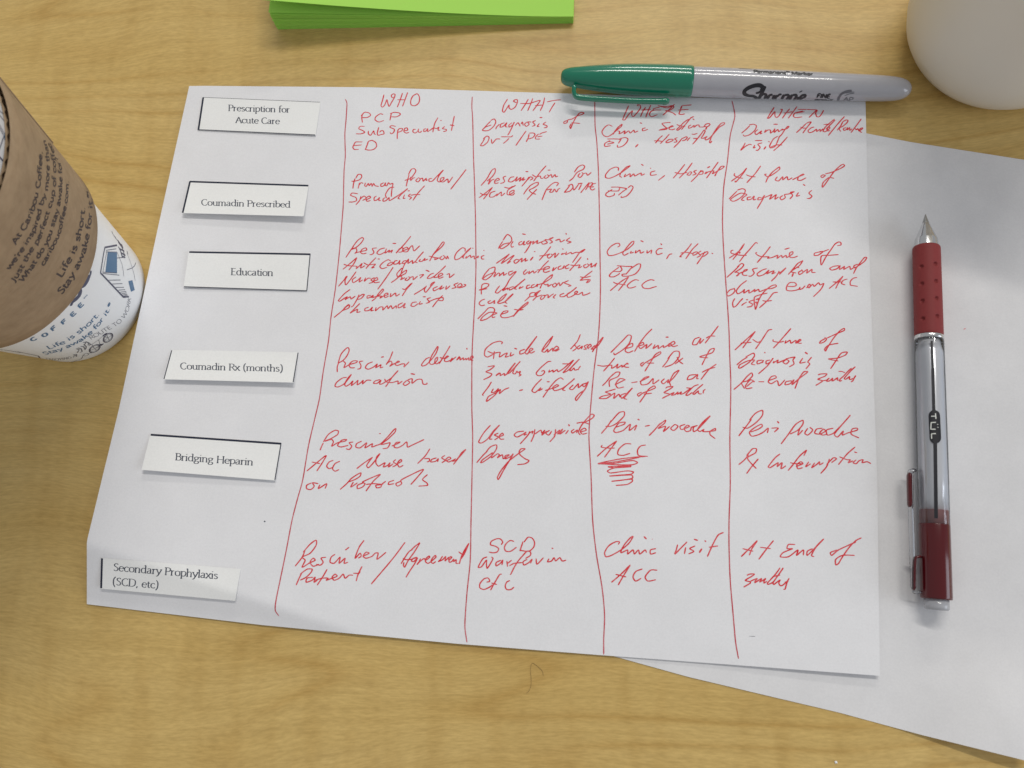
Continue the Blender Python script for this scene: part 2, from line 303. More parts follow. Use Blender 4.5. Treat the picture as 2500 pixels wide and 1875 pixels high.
WORDS = '''
A1|WHO|76,17 74,25 72,32 74,34 77,31 80,24 81,28 83,33 86,28 90,21 91,17 89,16 86,18 87,21 90,21;101,15 98,24 94,34;108,14 104,25 101,33;94,24 104,24;116,18 121,16 124,21 123,28 118,32 113,31 112,26 115,19 120,16
A1|PCP|47,44 46,48 47,55;45,46 50,41 56,42 58,45 53,48 46,48;75,44 71,43 65,47 64,51 69,54 76,52;86,42 84,52;84,43 90,41 97,42 98,44 93,47 86,47
A1|Sub|50,60 44,60 42,63 48,66 50,68 45,70 38,70;55,66 55,70 58,72 62,66 63,70 65,71;69,61 67,69 68,72 72,71 76,70 75,66 72,66 70,68
A1|Specialist|92,60 86,59 84,61 90,64 89,68 86,70 84,68;95,65 94,71 94,77;94,66 97,63 101,63 100,66 95,68;103,66 108,65 107,62 104,63 103,67 106,69 110,68;119,64 116,64 115,67 118,69 121,67;123,63 122,67 125,68 127,66;133,63 130,64 130,67 133,66 135,63 135,67 137,66;149,48 145,55 143,62 142,68;137,66 143,62 147,63 150,61 149,65 152,65;152,52 154,52;158,60 155,63 160,64 160,66 156,67;171,46 169,56 167,66;165,58 171,59
A1|ED|47,81 38,81 36,83;46,85 35,86;37,82 34,88 36,91 42,91;55,80 53,86 51,91;55,80 60,79 65,82 66,87 62,91 56,92 50,91
A1|Primary|37,130 35,137 34,144;38,130 41,125 45,125 46,128 43,132 36,134 32,134;43,136 42,140 41,144;42,140 45,136 48,137;51,136 50,140 52,141 55,137 56,140 59,137 60,141 62,137 64,140 69,141;76,136 72,138 72,141 76,140 78,136 78,140 80,140 82,136 84,138 88,137 87,143 86,152 86,155;90,142 84,143 80,148 78,153 80,157
A1|Provider|110,125 108,132 106,141;109,125 113,118 117,117 119,120 117,124 112,130 104,133;112,128 112,133 115,130 118,129;122,130 119,133 122,135 125,131 122,129;125,131 128,130 129,134 133,130 133,133 135,132;141,130 137,131 137,134 141,134 147,128 156,119 150,127 148,133 151,135 156,132 157,129 153,130 152,134 156,135 162,131 163,136 169,128
A1|/|187,118 177,131 166,145
A1|Specialist|41,151 33,150 31,153 38,156 39,160 34,162 28,162;45,154 43,160 38,166;43,159 49,154 52,157 47,160;52,159 58,156 56,154 52,157 53,161 58,160;66,154 63,156 63,160 67,159 70,156 69,160 72,160;78,156 75,158 75,161 79,160 83,156 83,160 86,159 97,152 108,144 100,151 95,157 98,158;104,152 102,157 105,157;108,147 111,147;112,151 109,154 113,156 110,159;131,140 122,150 115,160;112,153 118,152 125,152
A2|WHAT|66,23 61,31 59,39 61,41 64,37 68,31 68,35 71,37 76,34 79,28 79,24 76,24 74,26 78,28;94,23 90,30 84,39;100,22 97,30 93,39;83,29 95,29 105,26 110,25 106,31 100,39;116,21 114,30 110,39;103,32 114,31;119,27 128,25 138,24;130,28 126,34 122,41
A2|Diagnosis|43,53 38,58 33,64;43,52 48,50 50,54 47,60 41,65 36,66 32,65 36,61 44,58;55,57 51,61 50,64;62,55 57,57 56,61 60,60 65,55 63,60 66,61;72,55 68,58 68,61 73,58 75,54 72,61 68,69 66,72;76,59 80,55 82,58 83,60;84,57 86,54 87,59;92,54 89,57 91,60 95,57 93,54 98,54;104,52 100,54 103,58 99,60;109,56 106,60 109,60;109,48 113,48;118,54 114,57 119,59 119,61 115,62
A2|of|146,52 142,54 142,56 146,55 147,52 148,51 153,50 160,46 166,44 169,42 166,41 162,43 157,50 153,58 151,63 150,60 152,56;152,55 164,56
A2|DVT/PE|35,76 33,80 29,86;33,77 38,73 41,75 39,81 33,86 29,86;44,77 45,83 48,80 51,77 56,77;57,74 64,74 71,74 73,72;68,76 64,80 60,83;91,66 86,73 77,86;95,70 94,75 91,81;95,69 101,69 103,71 100,75 94,77;119,67 112,69 109,71;113,73 106,74;108,70 104,74 104,77 110,77
A2|Prescription|41,126 37,132 30,140;40,127 45,119 49,117 49,122 45,128 38,134;43,130 40,138 44,133 48,131;50,134 55,132 53,130 49,133 49,137 54,136;64,127 60,129 62,134 60,136 56,137;75,128 70,129 67,134 71,135 76,132 79,128 77,134 82,130 84,129 82,134 88,129 86,133 90,131;90,121 94,121;95,128 91,134 85,141;92,133 97,128 100,130 96,133;118,113 110,122 101,134;99,125 104,128 110,127 111,130 114,130;120,119 124,119;118,126 115,129 118,130 122,127 119,125;122,127 125,125 126,129 130,125 131,128 134,127
A2|for|156,122 161,115 167,112 170,114 168,118 160,122 154,130 149,134;164,123 161,127 164,129 168,124 166,122;168,124 172,123 174,126 179,122
F2|Acute|18,5 12,10 4,16;18,5 13,12 8.5,17.5;5,11 9,13 13,12;21,9 16,11 15,15 19,15 23,12 22,14 27,10 27,14 31,11;42,3 34,8 33,12 35,13 40,10 40,8 36,10 36,13 39,13 41,11;30,5 35,6 39,4
F2|Rx|57,3.5 53,8 50,12.5;56,4 61,1 65,0 65,2.5 60,6 56,8 58,10.5 63,12.5;64,7 59,12 53.5,18
F2|for|84,4 86,1 83,0 79,2 74,7 72,11 69,18.5;74,8 79,7 77,10 80,10 82,7 84,10 86,7 88,6
F2|DVT/PE|98,3 95,7 92,10.5;96,3.5 100,2 101,5 98,9 92,10.5;101,3 102,8 107,2;106,1.5 111,1;110,2 107,8;118,0 113,6 109,11;118,1 116,5 114,8;118,1 121,0.5 121,3 117,5;125,1 121,2 119,6 121,8 124,6.5;123,4.5 120,5
A3|WHERE|58,32 54,41 50,51 53,51 58,44 63,39 62,44 64,47 69,42 74,35 73,31 70,31 71,33;81,34 77,40 74,47;88,31 84,40 81,48;75,38 88,37;100,34 92,36 91,38;102,38 93,38 88,40 86,44 89,47 97,44;100,33 110,35 116,33;120,30 113,37 104,45;97,32 104,33 111,33 117,32 119,34 114,38 107,39;107,39 113,40 118,42 122,45;130,32 143,31;130,32 128,37;125,38 139,37;128,38 126,43 129,44 134,43
A3|Clinic|36,60 31,58 26,61 22,67 24,72 29,74 35,71 42,65 48,60 49,57 44,61 39,67 37,71;43,66 46,67 45,70 48,69 53,66 52,70 58,66 60,69 65,65 66,68 71,66;73,55 76,56;81,62 77,63 77,66 84,64
F9|Setting|31.5,17 29,16 14,18 18,23 24,29 17,31 7,32;9,31 18,29 27,27;27,27 37,24 35,22.5 29,26 29,30 35,31 41,29;69,9 60,15 52,23 44,31 47,32 55,25;44,20 51,23 62,24;80,4 74,6 68,13 60,23 54,31;74,21 69,24 69,28 75,26 80,22 80,26 85,22 90,21 91,25 100,25 104,20 110,18 113,20 109,24 103,25 102,22;107,24 104,31;77,8 80.5,11
A3|ED|29,77 43,77 47,78;30,80 38,82 29,84;33,79 26,83 26,87 34,86;48,77 44,83;45,77 53,75 57,77 55,82 49,87 43,88 43,85
A3|,|71,84 67,88
F9|Hospital|15,43 8,49 0,59;29,40 20,50 10,60;-3,54 5,54 14,55;36,51 29,51 22,56 23,58 31,56 37,52 33,50;46,47 40,50 44,53 44,56 38,57;56,48 48,58 38,68;54,50 64,45.5 66,47 62,52 55,54;72,47 67,52 66,54.5;75,40 80,40.5 87,38.5;101,31 93,42 84,53 77,61;78,49 88,49;101,31 103,34 99,42 95,48 98,49 107,45 103,49 104,52 110,50 120,40 132,26 142,20 143,16.5 136,18 125,31 116,46 112,57 114,58 117,54
A3|Clinic|44,120 44,116 40,115 33,118 27,125 27,129 32,130 40,127 50,121 58,115 60,113 55,115 48,122 46,127 49,129;54,124 52,128 56,126 60,124 60,128 65,124 66,127 72,124 75,123 75,126 80,124;75,111 78,113;87,116 88,117;94,120 88,122 88,126 96,125
A3|,|107,126 98,133
A3|Hospital|134,111 126,121 118,130;144,109 135,121 126,130;120,122 128,124 137,122;140,122 137,125 140,126 143,122 140,121;150,119 146,121 149,124 144,126;156,119 150,127 142,135;154,122 158,120 158,124 153,125;163,121 161,124 165,122;164,116 168,114;179,108 171,119 163,130;163,122 173,120 171,124 175,122 178,120;176,125 174,127;178,120 184,117 187,114 183,114 179,119 174,127
A3|ED|34,142 44,142 56,144;46,143 44,147 30,147;36,145 28,150 27,153 31,155 38,153 39,150;56,144 50,148 44,153;57,143 61,140 64,142 61,148 55,154 48,156 48,154
A4|WHEN|83,12 78,20 74,27 77,26 84,18 84,23 86,26 90,23 94,15 91,15;104,14 99,20 94,27;114,11 108,19 102,27;96,20 108,18;127,15 115,15;124,18 112,20;122,17 111,20 109,24 112,26 121,25;140,16 136,20 130,26;127,15 141,16 139,20 141,25 145,24 150,16
A4|During|50,37 45,42 39,47;49,36 55,35 59,37 57,43 50,49 43,51 41,49;61,42 57,46 59,49 66,44 64,48 67,47;72,42 70,46 74,43 78,43 78,47 82,44 84,41 83,46 88,42 89,45 92,43;82,35 88,35;95,41 92,43 100,41 103,38 101,38 97,43 93,49 90,52 88,57 84,65 78,67 77,64 82,55 88,51
F1|Acute|20,15 13,22 3,31;20,15 24,13 28.5,12.5 22,21 14,32;10,21 15,23 22,23;34,21 28,23 23,28 26,31 32,29 38,25 38,29 44,25 44,29 49,24;69,7.5 62,13 54,20 49,28 52,29.5 55,28 61,23 60,21 56,24 57,28 61,27;70,9 60,19 54,25;50,17 55,16.5 58,17 62,13
F1|/Routine|86,3 76,14 66,26 58,36;83,12 79,20 73,27;83,12 89,9 92,10 90,14 83,20 78,22;79,21 77,25 80,29;89,22 84,24 85,27 90,25 91,22 91,26 95,22 95,27 99,24;115,7 107,18 97,31;104,23 106,26 109,24 111,28 117,24 117,22.5 113,24 112,28 116,31
A4|visit|44,60 42,64 38,70 44,65 50,62 53,63;57,63 55,67 58,66;57,57 67,57;67,60 61,62 64,66 61,70 58,70;72,65 69,69;75,58 77,59;101,52 92,62 82,71;78,66 86,63 94,63
A4|At|46,94 40,101 25,112;46,94 40,103 31,113 30,111;30,101 29,104 35,107 41,108;65,91 57,102 46,114;45,103 50,105 58,106
G1|time|59,2.5 52,8 48,13 46,17.5;59,2.5 59,5 54,9 48,12 45,10 47,9.5;57,12 55,15 58,16 62,12 62,15 66,12 67,15 71,13;71,15 77,12 82,10 81,9.5 77,12 76,15 79,15.5 84,13
A4|of|150,103 146,105 148,107 152,104 148,103;152,102 160,100 172,95 178,91 176,89 171,92 163,100 156,110 151,117 148,120 149,114 157,107 164,108
A4|Diagnosis|33,125 28,130 22,136;33,124 40,122 44,124 42,130 35,136 28,139 24,137 30,132 38,128 46,130 41,134 39,137 43,138;52,133 47,134 47,137 52,136 56,132 55,137 59,136;66,134 62,134 61,137 66,136 70,131 66,139 60,149;70,134 77,131 80,130 77,136 83,132 86,130 84,136 89,133;95,131 91,134 93,137 98,134 97,130 103,129 110,126 105,127 108,131 104,136;116,127 113,132 118,131;122,116 125,118;134,124 130,128 134,132 131,135 127,135
B1|Prescriber|41,33 36,40 30,49;39,35 46,26 52,22 54,24 50,30 43,36 38,38 43,36 45,40 42,44;42,43 50,41 58,39 57,36 52,38 50,42 53,44 58,43;72,36 66,37 68,42 65,45 62,45;83,36 76,38 72,43 76,45 84,41;85,37 83,43 89,39 88,42 93,39 91,43;93,30 98,30;118,20 110,30 98,43 103,37 107,36 106,41 101,42;107,40 114,37 112,35 107,38 108,41 113,41 117,35 120,33 122,40 130,33
B1|Anti|45,49 37,56 26,65;45,49 41,57 34,66;27,58 33,60 45,61 44,64 50,59 52,57 50,63 56,60;71,49 64,56 57,64;54,56 60,59 70,58 65,63 69,62;73,51 76,51
B1|coagulation|91,54 87,52 80,56 76,61 79,64 86,62;93,55 88,57 86,60 91,59 94,56 93,55;100,53 96,54 95,58 100,57 103,53 102,58 105,57;112,53 108,54 106,57 111,56 115,51 110,57 106,66 104,72 100,75 99,71 102,67 106,63;115,52 114,57 120,53 120,57 124,54;135,41 128,49 124,55 127,56;131,51 129,54 133,54 137,50 136,53 141,51;148,45 160,34 163,29 161,28 155,36 148,45 143,54;142,47 150,49 158,50;151,49 150,52 155,50;160,47 157,50 160,52 164,48 161,46;164,48 166,51 167,47 169,51
B1|Clinic|191,41 191,37 187,36 180,42 177,48 178,52 184,50 194,41 199,36 193,41 188,49 190,50;193,47 192,50 198,46 199,49 203,47 204,51 209,47 208,50;201,36 202,37;217,46 213,48 214,51 217,51;216,39 217,40
B1|Nurse|31,74 27,80 20,88;32,74 29,80 30,86 36,79 44,68;44,75 39,79 40,83 47,79 50,76 48,82 53,79;57,76 55,81 60,77 64,77;69,76 64,79 67,82 61,84;66,81 73,79 72,76 68,79 69,83 76,82
B1|/|94,62 84,77 73,92
B1|Provider|104,73 97,79 91,83;100,76 107,69 112,66 111,70 104,74 100,76;104,74 106,76 104,79 110,76;113,76 110,79 113,80 117,76 114,75;117,76 121,75 121,79 127,74;129,73 135,72 130,77;138,66 143,68;149,70 144,72 140,77 144,77 150,74;165,60 158,67 151,73 149,76 155,75 161,72 159,70 155,73 156,77 162,75;166,72 170,71 170,76 177,71
B1|Inpatient|36,92 28,98 20,107 22,108 28,104 32,102 29,106 36,102 37,105 43,101;48,99 46,104 40,114 37,116;45,104 52,99 55,99 51,104 46,106;64,100 59,101 59,104 64,102 67,100 66,103 70,102;80,91 74,98 70,104 65,108;80,91 81,93 76,99 70,102 62,103;70,102 78,101 76,104 81,101 87,99 86,97 82,99 83,103 88,101;91,97 90,102 97,97 98,101 103,98;120,83 112,92 106,101;106,91 110,92 118,84
B1|Nurse|139,88 132,93 122,99;139,87 136,93 138,96 144,89 150,82 146,84 144,88;154,88 148,91 149,94 157,90 160,87 157,92 163,89;166,87 165,92 171,87;182,83 176,86 179,89 173,91;180,90 187,87 185,84 181,87 183,90 190,88 192,86 189,85
B1|pharmacist|34,112 25,121 14,130;27,118 34,112;29,116 35,113 34,117 25,121;49,111 43,117 36,124 41,121 46,119 45,123 50,122;61,116 56,118 56,121 62,120 66,116 64,121 68,120;71,116 70,121 76,116 80,116 80,120 86,114 87,118 91,114 93,118 98,114 98,118;107,110 101,113 101,117 106,115 110,111 108,117 111,116;126,109 120,110 118,114 122,115 128,111;131,108 129,112 134,111;134,102 138,102;145,103 140,105 143,109 138,111;161,100 154,107 147,116;141,109 151,105 161,103 161,107 155,107
B2|Diagnosis|54,27 50,33 48,37;54,26 60,18 65,21 66,26 61,32 53,37 50,36 55,31 64,29;68,27 65,32 66,35 69,34;80,17 85,18;80,27 76,29 76,32 80,31 83,27 82,32 85,31;90,26 86,29 88,31 92,27 90,33 85,41 83,43;92,29 96,27 94,31 101,26 100,30 106,28 111,26;106,28 108,31 114,29 111,25 116,25 122,22 117,24 121,28 117,30;131,24 125,26;131,24 132,28 138,25;139,16 140,18;145,22 140,26 146,28 141,30
B2|Monitoring|63,44 55,50 45,57;63,44 52,57 69,46 60,57 65,54;73,51 69,54 71,57 76,53 72,51;76,53 80,50 79,55 85,50 84,54 88,52;95,48 91,53;96,41 98,41;119,34 112,43 103,53;103,47 111,46 118,44;118,44 114,47 116,50 121,46 119,44;121,46 125,43 124,49 130,43;135,43 133,45 138,43;134,37 136,38;140,41 139,45 146,42 147,44 153,42 160,42 165,38 164,38 158,42 153,49 148,56
B2|Drug|36,64 30,71 26,78;36,64 43,62 43,67 38,74 31,79 27,78 33,73 44,69 42,75 48,70 50,71 49,74 55,69 55,73 60,70;68,67 62,69 63,73 69,69 72,68 68,73 63,79 58,88 53,93
B2|interactions|86,65 82,69 83,72 88,68;90,67 89,71 95,67 96,70 100,67;116,53 108,61 101,70;100,66 106,65 112,63;109,66 117,63 116,61 110,63 109,68 112,69 118,67;123,62 121,67 127,62;133,60 129,62 129,65 134,64 137,60 136,64;144,58 139,61 139,64 144,63;160,48 152,58 144,67;145,59 152,60 158,59 156,63 161,61;168,50 169,52;167,58 163,60 165,63 170,60 168,57;170,60 174,57 173,62 178,59 180,57;181,56 178,62
B2|and sign|25,99 25,92 26,86 30,84 35,85 34,88 28,91 22,93 33,91
B2|indications|50,87 46,92 44,96 47,97 52,93;52,93 57,90 54,94 61,90 60,93;69,88 63,90 63,93 69,90 84,78 76,85 70,91 73,92;78,88 76,91 82,88;91,86 87,87 86,91 92,89;97,85 93,87 93,90 98,88 101,85 100,89;108,84 119,77 121,72 113,78 107,85 104,91;101,86 108,84 112,86 115,85 115,88 120,85;124,84 121,86 123,89 127,86 124,83;127,86 130,83 131,87 136,82;143,80 137,83 144,86 146,87 142,88
B2|to|175,67 167,73 158,80;158,75 165,76 173,74;158,80 165,79 172,79 170,82 167,83 170,79
B2|call|30,105 25,107 22,111 25,114 30,113;38,107 34,109 35,111 39,110 43,107 42,111 44,110;47,110 54,105 59,98 52,103 47,110 50,111 58,108 68,98 62,103 57,109 60,111
F3|Provider|7.5,25 16,17 17,12 22,10 27,11 26,15 20,17 16,17;35.5,6 28,10 24,14;35.5,6 29,12 27,18 21.5,24;27,18 32,16 38,14;38,16 35,19 36,22 40,20 43,15 38,15;43,15 48,14 48,19 53,15 58,12;62,13 57,18 60,20;76,11 69,14 69,17 75,17 80,14 90,7 97,1 90,7 81,13 82,18 88,17 96,12 99,9 97,7.5 94,10 95,13 101,13 107,9.5 108,14.5 115,13 121,10
B2|Diet|32,120 27,125 20,132;30,122 35,117 41,117 43,120 40,126 32,132 24,134 27,129 36,123 46,124 40,127 40,130 44,129;55,114 60,115;51,126 60,123 61,121 55,122 51,127 53,130 60,130 69,127 75,121 87,112 88,109 80,115 73,122 68,129;69,119 77,120 82,119
B3|Clinic|43,35 46,33 45,30 41,30 34,34 29,41 31,46 37,46 46,43 56,38 64,31 65,27 62,28 55,36 50,43 52,46 58,43;62,40 60,43 65,42;68,39 67,43 73,39 74,43 79,41;83,39 83,43 89,39 88,44;74,26 78,28;104,37 99,37 95,41 97,45 104,43;101,30 103,32
B3|,|117,44 113,45 109,51
B3|Hosp.|143,30 137,38 132,43 127,48 130,48;152,30 144,38 139,45 135,51;128,43 136,42 146,44;150,41 145,43 145,46 150,44 151,41;156,40 152,43 155,46 150,49;161,41 157,48 150,58;155,45 164,41 165,43 160,47 156,48;170,43 172,44
B3|ED|42,60 55,61 63,61;46,60 49,65 46,68 37,68 32,73 33,75 38,75 44,72 46,70;45,62 38,67 33,71;63,61 59,66 54,72;61,64 70,58 74,58 73,64 67,71 58,74 50,74 49,72 54,71
B3|ACC|58,75 47,82 33,94;58,75 52,84 44,94;37,82 41,84 54,86;72,80 67,79 61,82 56,87 58,90 62,90 68,88;93,80 88,79 82,81 76,86 78,90 85,91 92,89 96,88
B4|At|43,30 38,38 31,44 22,50;42,31 36,40 31,47 27,52;28,39 25,40 25,43 32,45 39,46 46,46;61,30 58,29 50,38 42,47 36,55;38,42 36,42 37,44
B4|time|78,34 72,42 66,49 60,56;60,42 58,43 61,46 67,48 76,48 74,50 80,49 85,47 88,46 87,50 93,46 94,49 99,46 100,49 108,44 108,41 104,43 104,48 109,49 115,47;97,38 104,36
B4|of|147,41 138,43 137,46 142,46 149,41 144,41;149,41 157,38;168,33 173,32 173,29 170,28 165,31 160,38 153,48 147,59 146,57 147,47 158,46 170,45
B4|Prescription|36,60 29,67 19,76;33,62 39,57 42,59 38,64 30,69 34,69 35,72 32,74 37,70 45,67 47,65 43,66 40,71 42,73 47,73;61,63 54,65 56,70 52,74 48,74;73,64 67,66 60,71 62,74 69,72 76,66 73,71 79,68 83,67 80,71 85,69;90,67 86,74 79,81;87,71 93,68 99,63 95,67 90,72;122,53 115,57 109,64 102,72;122,53 117,60 106,68 113,70;109,70 107,75;114,62 117,63;121,66 116,69 117,72 122,69 120,65;122,69 128,65 127,70 134,65 134,69 139,69
B4|and|171,60 163,61 158,64 161,66 168,64 172,60 171,65 175,63 178,61 177,65 185,61 186,65 190,63;196,58 191,60 191,63 197,60 205,54 208,49 205,49 200,55 194,63 190,71
B4|during|29,91 23,93 19,98 21,101 27,98 30,94 29,90;46,80 38,86 32,94 34,98 40,95 43,92 42,97 49,93 49,97 53,95 57,92 56,95 62,92 63,95 69,93 74,91;74,91 79,91 86,88 85,86 80,87 73,92 67,98 62,107 58,119 57,115 56,107 57,102 65,99 74,97
B4|every|101,88 110,88 113,86 111,83 104,83 100,88 100,93 107,94 116,92 118,89 117,92 121,91 125,87;126,90 132,88 131,85 128,88 130,90 135,85 137,88 143,83 145,86 150,84 146,92 136,102
B4|ACC|176,74 168,82 157,91;176,74 170,83 166,91;162,82 174,82;182,78 176,80 174,84 179,86;195,76 190,77 186,81 186,86 190,87 196,88
B4|visit|30,104 27,110 28,116 32,114 37,108 41,104;46,109 41,112 39,114;45,106 48,106;56,106 49,109 54,112 52,115 46,116;55,112 59,109 60,113;58,106 64,104;88,96 82,97 74,107 63,117;67,107 72,108 80,107
C1|Prescriber|26,47 24,53 24,60;25,49 29,36 36,28 39,27 40,31 37,38 32,44 25,48;32,45 35,48 33,54 40,50 50,47 51,45 45,45 40,50 42,54 48,54;59,45 54,46 56,51 55,55 51,56;72,46 65,49 62,54 66,56 73,53 78,49 76,54 83,50 82,54 86,53;83,40 87,39;99,32 95,42 90,50;90,49 96,45 98,48 95,52 100,49 108,46 106,45 102,49 105,51 111,49 115,49 114,53 121,46
G2|determine|37,24 30,27 22,37 23,40 30,38 40,28 48,17 52,6 51,4 46,12 40,22 36,33 39,37 44,36 50,30 51,24 47,27 46,34 50,36 55,32;74,3 67,15 60,26 54,36;55,24 60,26 66,25;65,27 71,22 68,22 64,27 64,31 68,32 75,29 78,25 74,32 80,27 85,23;91,22 86,29 92,24 92,29 98,25 98,29 103,26 103,29 108,25 108,29 112,28 116,24 114,21 111,25 113,30 116,29;104,7 105,10
C1|duration|37,67 31,68 23,74 21,79 25,80 33,76 39,69 43,63 37,70 34,77 36,79 41,76 45,72 43,78 50,73 52,71 51,77 56,74 59,71 58,76 64,71 70,71;82,70 75,72 73,75 78,75 83,71 81,76 84,76 91,72 98,67 106,58 98,67 92,76 89,80;88,69 90,73 98,74 106,72 106,76 112,72;118,71 113,76 116,78 122,74 119,71 125,69 125,75 132,70 138,70 140,76 145,76 145,74;123,62 129,63
C2|Guideline|39,25 40,23 37,22 30,24 23,30 22,36 25,38 31,35;25,32 30,34 38,33;32,32 31,40;38,33 37,38 42,35 45,34 43,38 47,37;49,33 48,37 52,35;52,29 55,30;63,30 58,32 58,35 63,33 75,17 68,26 63,33 65,35 67,33 71,30 69,29 67,32 69,34 73,32;80,32 86,26 91,17 84,25 80,32 83,33 86,30 86,33 91,29 91,32 97,29 95,27 92,30 94,32 98,30
C2|based|119,15 116,22 109,30 113,26 115,29 111,32;119,26 116,28 117,30 121,27 120,30;127,25 123,27 125,30 122,30;126,29 130,27 129,25 126,28 128,30;134,26 130,30 134,29 138,25 142,18 136,25 131,33
F4|3mths|10,7.5 18,6.5 13,11 8,13.5 15,16 13,19 5,23;24,14.5 20,18 25,15 25,18 30,15.5 30,18 34,15 43,3 37,10 33,16 36,15 39,12 49,1 43,8 40,15 43,16 45,12.5 46,14.5 49,13 48,16.5 50,17 47,19
F4|6mths|86,1 82,1.5 74,8 68,15 70,18 75,17.5 78,14 77,12 74,13;84,11 83,14 88,11.5 88,14 93,11 94,13.5 100,10 112.5,-.5 106,8 100,14.5 104,13 108,10 119.5,-1.7 111,7 108,12 110,12 113,9 114,11.5 118,10.5;99,4 105,4 109,3.5;121,6.5 119,9 118,11.5
C2|1yr|29,63 26,68 20,76 21,77;31,70 29,74 33,73 36,70 33,76 24,83 26,78 34,74 38,71 37,75 42,71 47,69
C2|dash|57,72 61,71
C2|Lifelong|80,60 74,66 70,72 73,74 79,69 77,72 81,70;85,63 88,63;102,61 99,59 94,62 88,69 81,79;83,72 93,69;91,70 97,67 95,66 91,69 93,72 100,70 106,66 113,60 106,66 101,71 104,72;112,66 108,70 111,71 114,68 117,65 117,69 122,65;126,64 121,66 123,68 127,63 124,70 119,77 115,82 114,80 118,75 124,71
C2|Use|28,107 21,115 16,124 19,125 25,121 31,113 37,107 31,114 27,121 30,121;36,115 32,117 36,119 32,122;36,119 41,117 40,115 37,118 38,121 42,121
C2|appropriate|62,113 55,114 52,117 55,119 61,116 64,114 62,117 65,116;68,113 66,117 58,126;66,116 71,113 70,116;73,111 72,117 69,124;73,116 79,112 80,115 83,112 80,117 85,113;88,112 84,115 87,117 90,113;94,111 93,118 88,124;92,117 98,112 96,116 101,111 98,116 104,112;107,112 104,116;107,106 108,108;113,111 110,113 111,115 116,112 115,115;122,105 131,100 133,97 130,96 121,106 117,114 119,117;115,105 122,104 128,106;119,114 125,112 123,110 119,113 121,116 126,115
C2|Drugs|25,133 20,138 14,145;23,135 28,129 34,127 34,131 29,138 21,144 18,145 20,142 27,137 30,135 29,140 35,136 37,137 35,140 40,137 41,141 47,137 43,138 43,141 48,139 51,136 47,143 41,153 36,162 35,160 38,154 46,144 56,136 63,131 59,131 57,134 58,137 63,141 67,143 63,146 55,147
C3|Determine|38,18 31,25 24,32;36,20 41,15 44,16 42,23 36,29 28,34 27,32;39,28 45,26 45,23 41,25 38,30 41,32 46,30;64,9 58,15 52,23 47,31;49,26 56,24 55,22 51,25 53,28 59,24 58,28 64,23;67,24 65,28 70,25 70,28 75,25 75,27 79,25 81,23 80,26 86,23 85,21 82,23 84,26 89,25;77,17 80,17
C3|at|110,17 105,19 103,24 107,24 111,18 110,23 114,19;128,6 122,14 115,23;116,18 120,16 125,16
C3|time|28,37 24,42 17,50;11,44 17,45 25,44 25,47 29,45 31,43 30,47 35,44 35,46 39,43 41,43 40,42 37,45 39,46 42,46
C3|of|56,41 53,43 54,45 57,42 72,33 72,31 67,34 62,42 57,50;59,42 66,42
C3|Dx|81,36 78,41 74,46;79,38 85,31 90,31 90,36 84,43 76,46;88,36 90,40 94,43;94,37 86,43
C3|and sign|112,44 116,36 120,29 124,28 122,32 110,36 118,37
C3|Re-eval|24,55 20,60 16,64;22,57 29,51 33,51 31,55 23,59 23,65;28,63 36,59 38,58 33,57 29,62 31,66 37,65;44,61 50,60;52,60 60,56 61,55 57,56 53,60 54,63 60,62 65,57 65,62 71,58;76,57 73,60 75,62 80,58 79,61 84,57 90,49 85,52 81,60 82,64
C3|at|107,53 100,54 98,58 103,57 108,53 107,57 109,57;126,43 119,48 111,58;112,51 118,48 125,46
C3|End|29,67 22,69 19,70 24,72 16,74 13,76 20,76 28,71 27,76 32,72 33,75;39,71 34,73 35,76 45,66 40,72 37,76 40,77
C3|of|54,70 50,72 51,74 55,71 67,66 66,64 61,67 57,73 52,80;56,72 64,71
F5|3mths|16,14 20,10.5 35,9 28,15 12,24.5 20,27 27,29.5 16,35 7,40;27,29.5 38,24.5 34,29 31,32 40,30 48,23 46,28 47,29 57,23 54,29 60,28 64,26 75,18 84,12;101,4 90,8 80,17 70,28 69,32 75,31 85,24;69,12.5 76,13 83,14;113,3 102,12 90,23 86,28 90,29 101,20 100,24 103,28 110,28;119,16 114,20 113,27
C3|Peri-|25,97 21,103 15,110;24,99 32,90 37,89 37,93 30,100 24,103 19,103;29,104 37,101 38,99 32,100 27,107 29,109 36,107 43,101 42,107 49,102 47,107;50,96 52,97;57,103 62,102
C3|procedure|72,100 66,107 61,112;69,103 77,97 76,100 70,105 77,103 75,108 81,103;86,101 82,105 85,107 89,103 86,101;96,101 91,103 92,106 96,105 100,103 98,102 95,105 97,108 101,107 102,104 108,102;108,102 104,104 104,108 108,106 120,93 113,99 108,106 110,108 114,106 113,108 119,108 125,107 125,105 120,108 120,111 125,115
C3|ACC|30,117 20,124 11,132;30,117 24,125 18,133;16,121 15,123 22,124 28,124;44,120 38,120 32,125 31,130 36,131 43,129;58,121 53,122 50,126 51,131 60,132
C3|scribble|58,132 45,133 30,135 12,139 25,139 45,136 50,138 45,140 30,140 12,139;52,133 30,137 14,139;44,142 28,143 22,142 44,141 28,143 21,146 24,148 40,146 46,147 44,149 34,150 23,151 44,150 45,153 35,155 25,156 44,154 45,156 40,159 29,160
C4|At|35,12 26,20 14,31;35,12 28,21 22,29;20,24 31,23;52,10 48,11 42,20 35,30;32,20 37,23 41,22
C4|time|71,9 64,17 57,25 53,29;53,20 53,22 59,23 64,22;66,21 65,24 70,21 71,24 76,21 76,24 81,21 80,20 77,23 79,24 82,24
C4|of|106,19 101,22 100,24 104,23 107,20 105,18;107,19 118,14 125,11 125,9 121,11 114,19 107,30 106,32 105,30 109,26 119,24
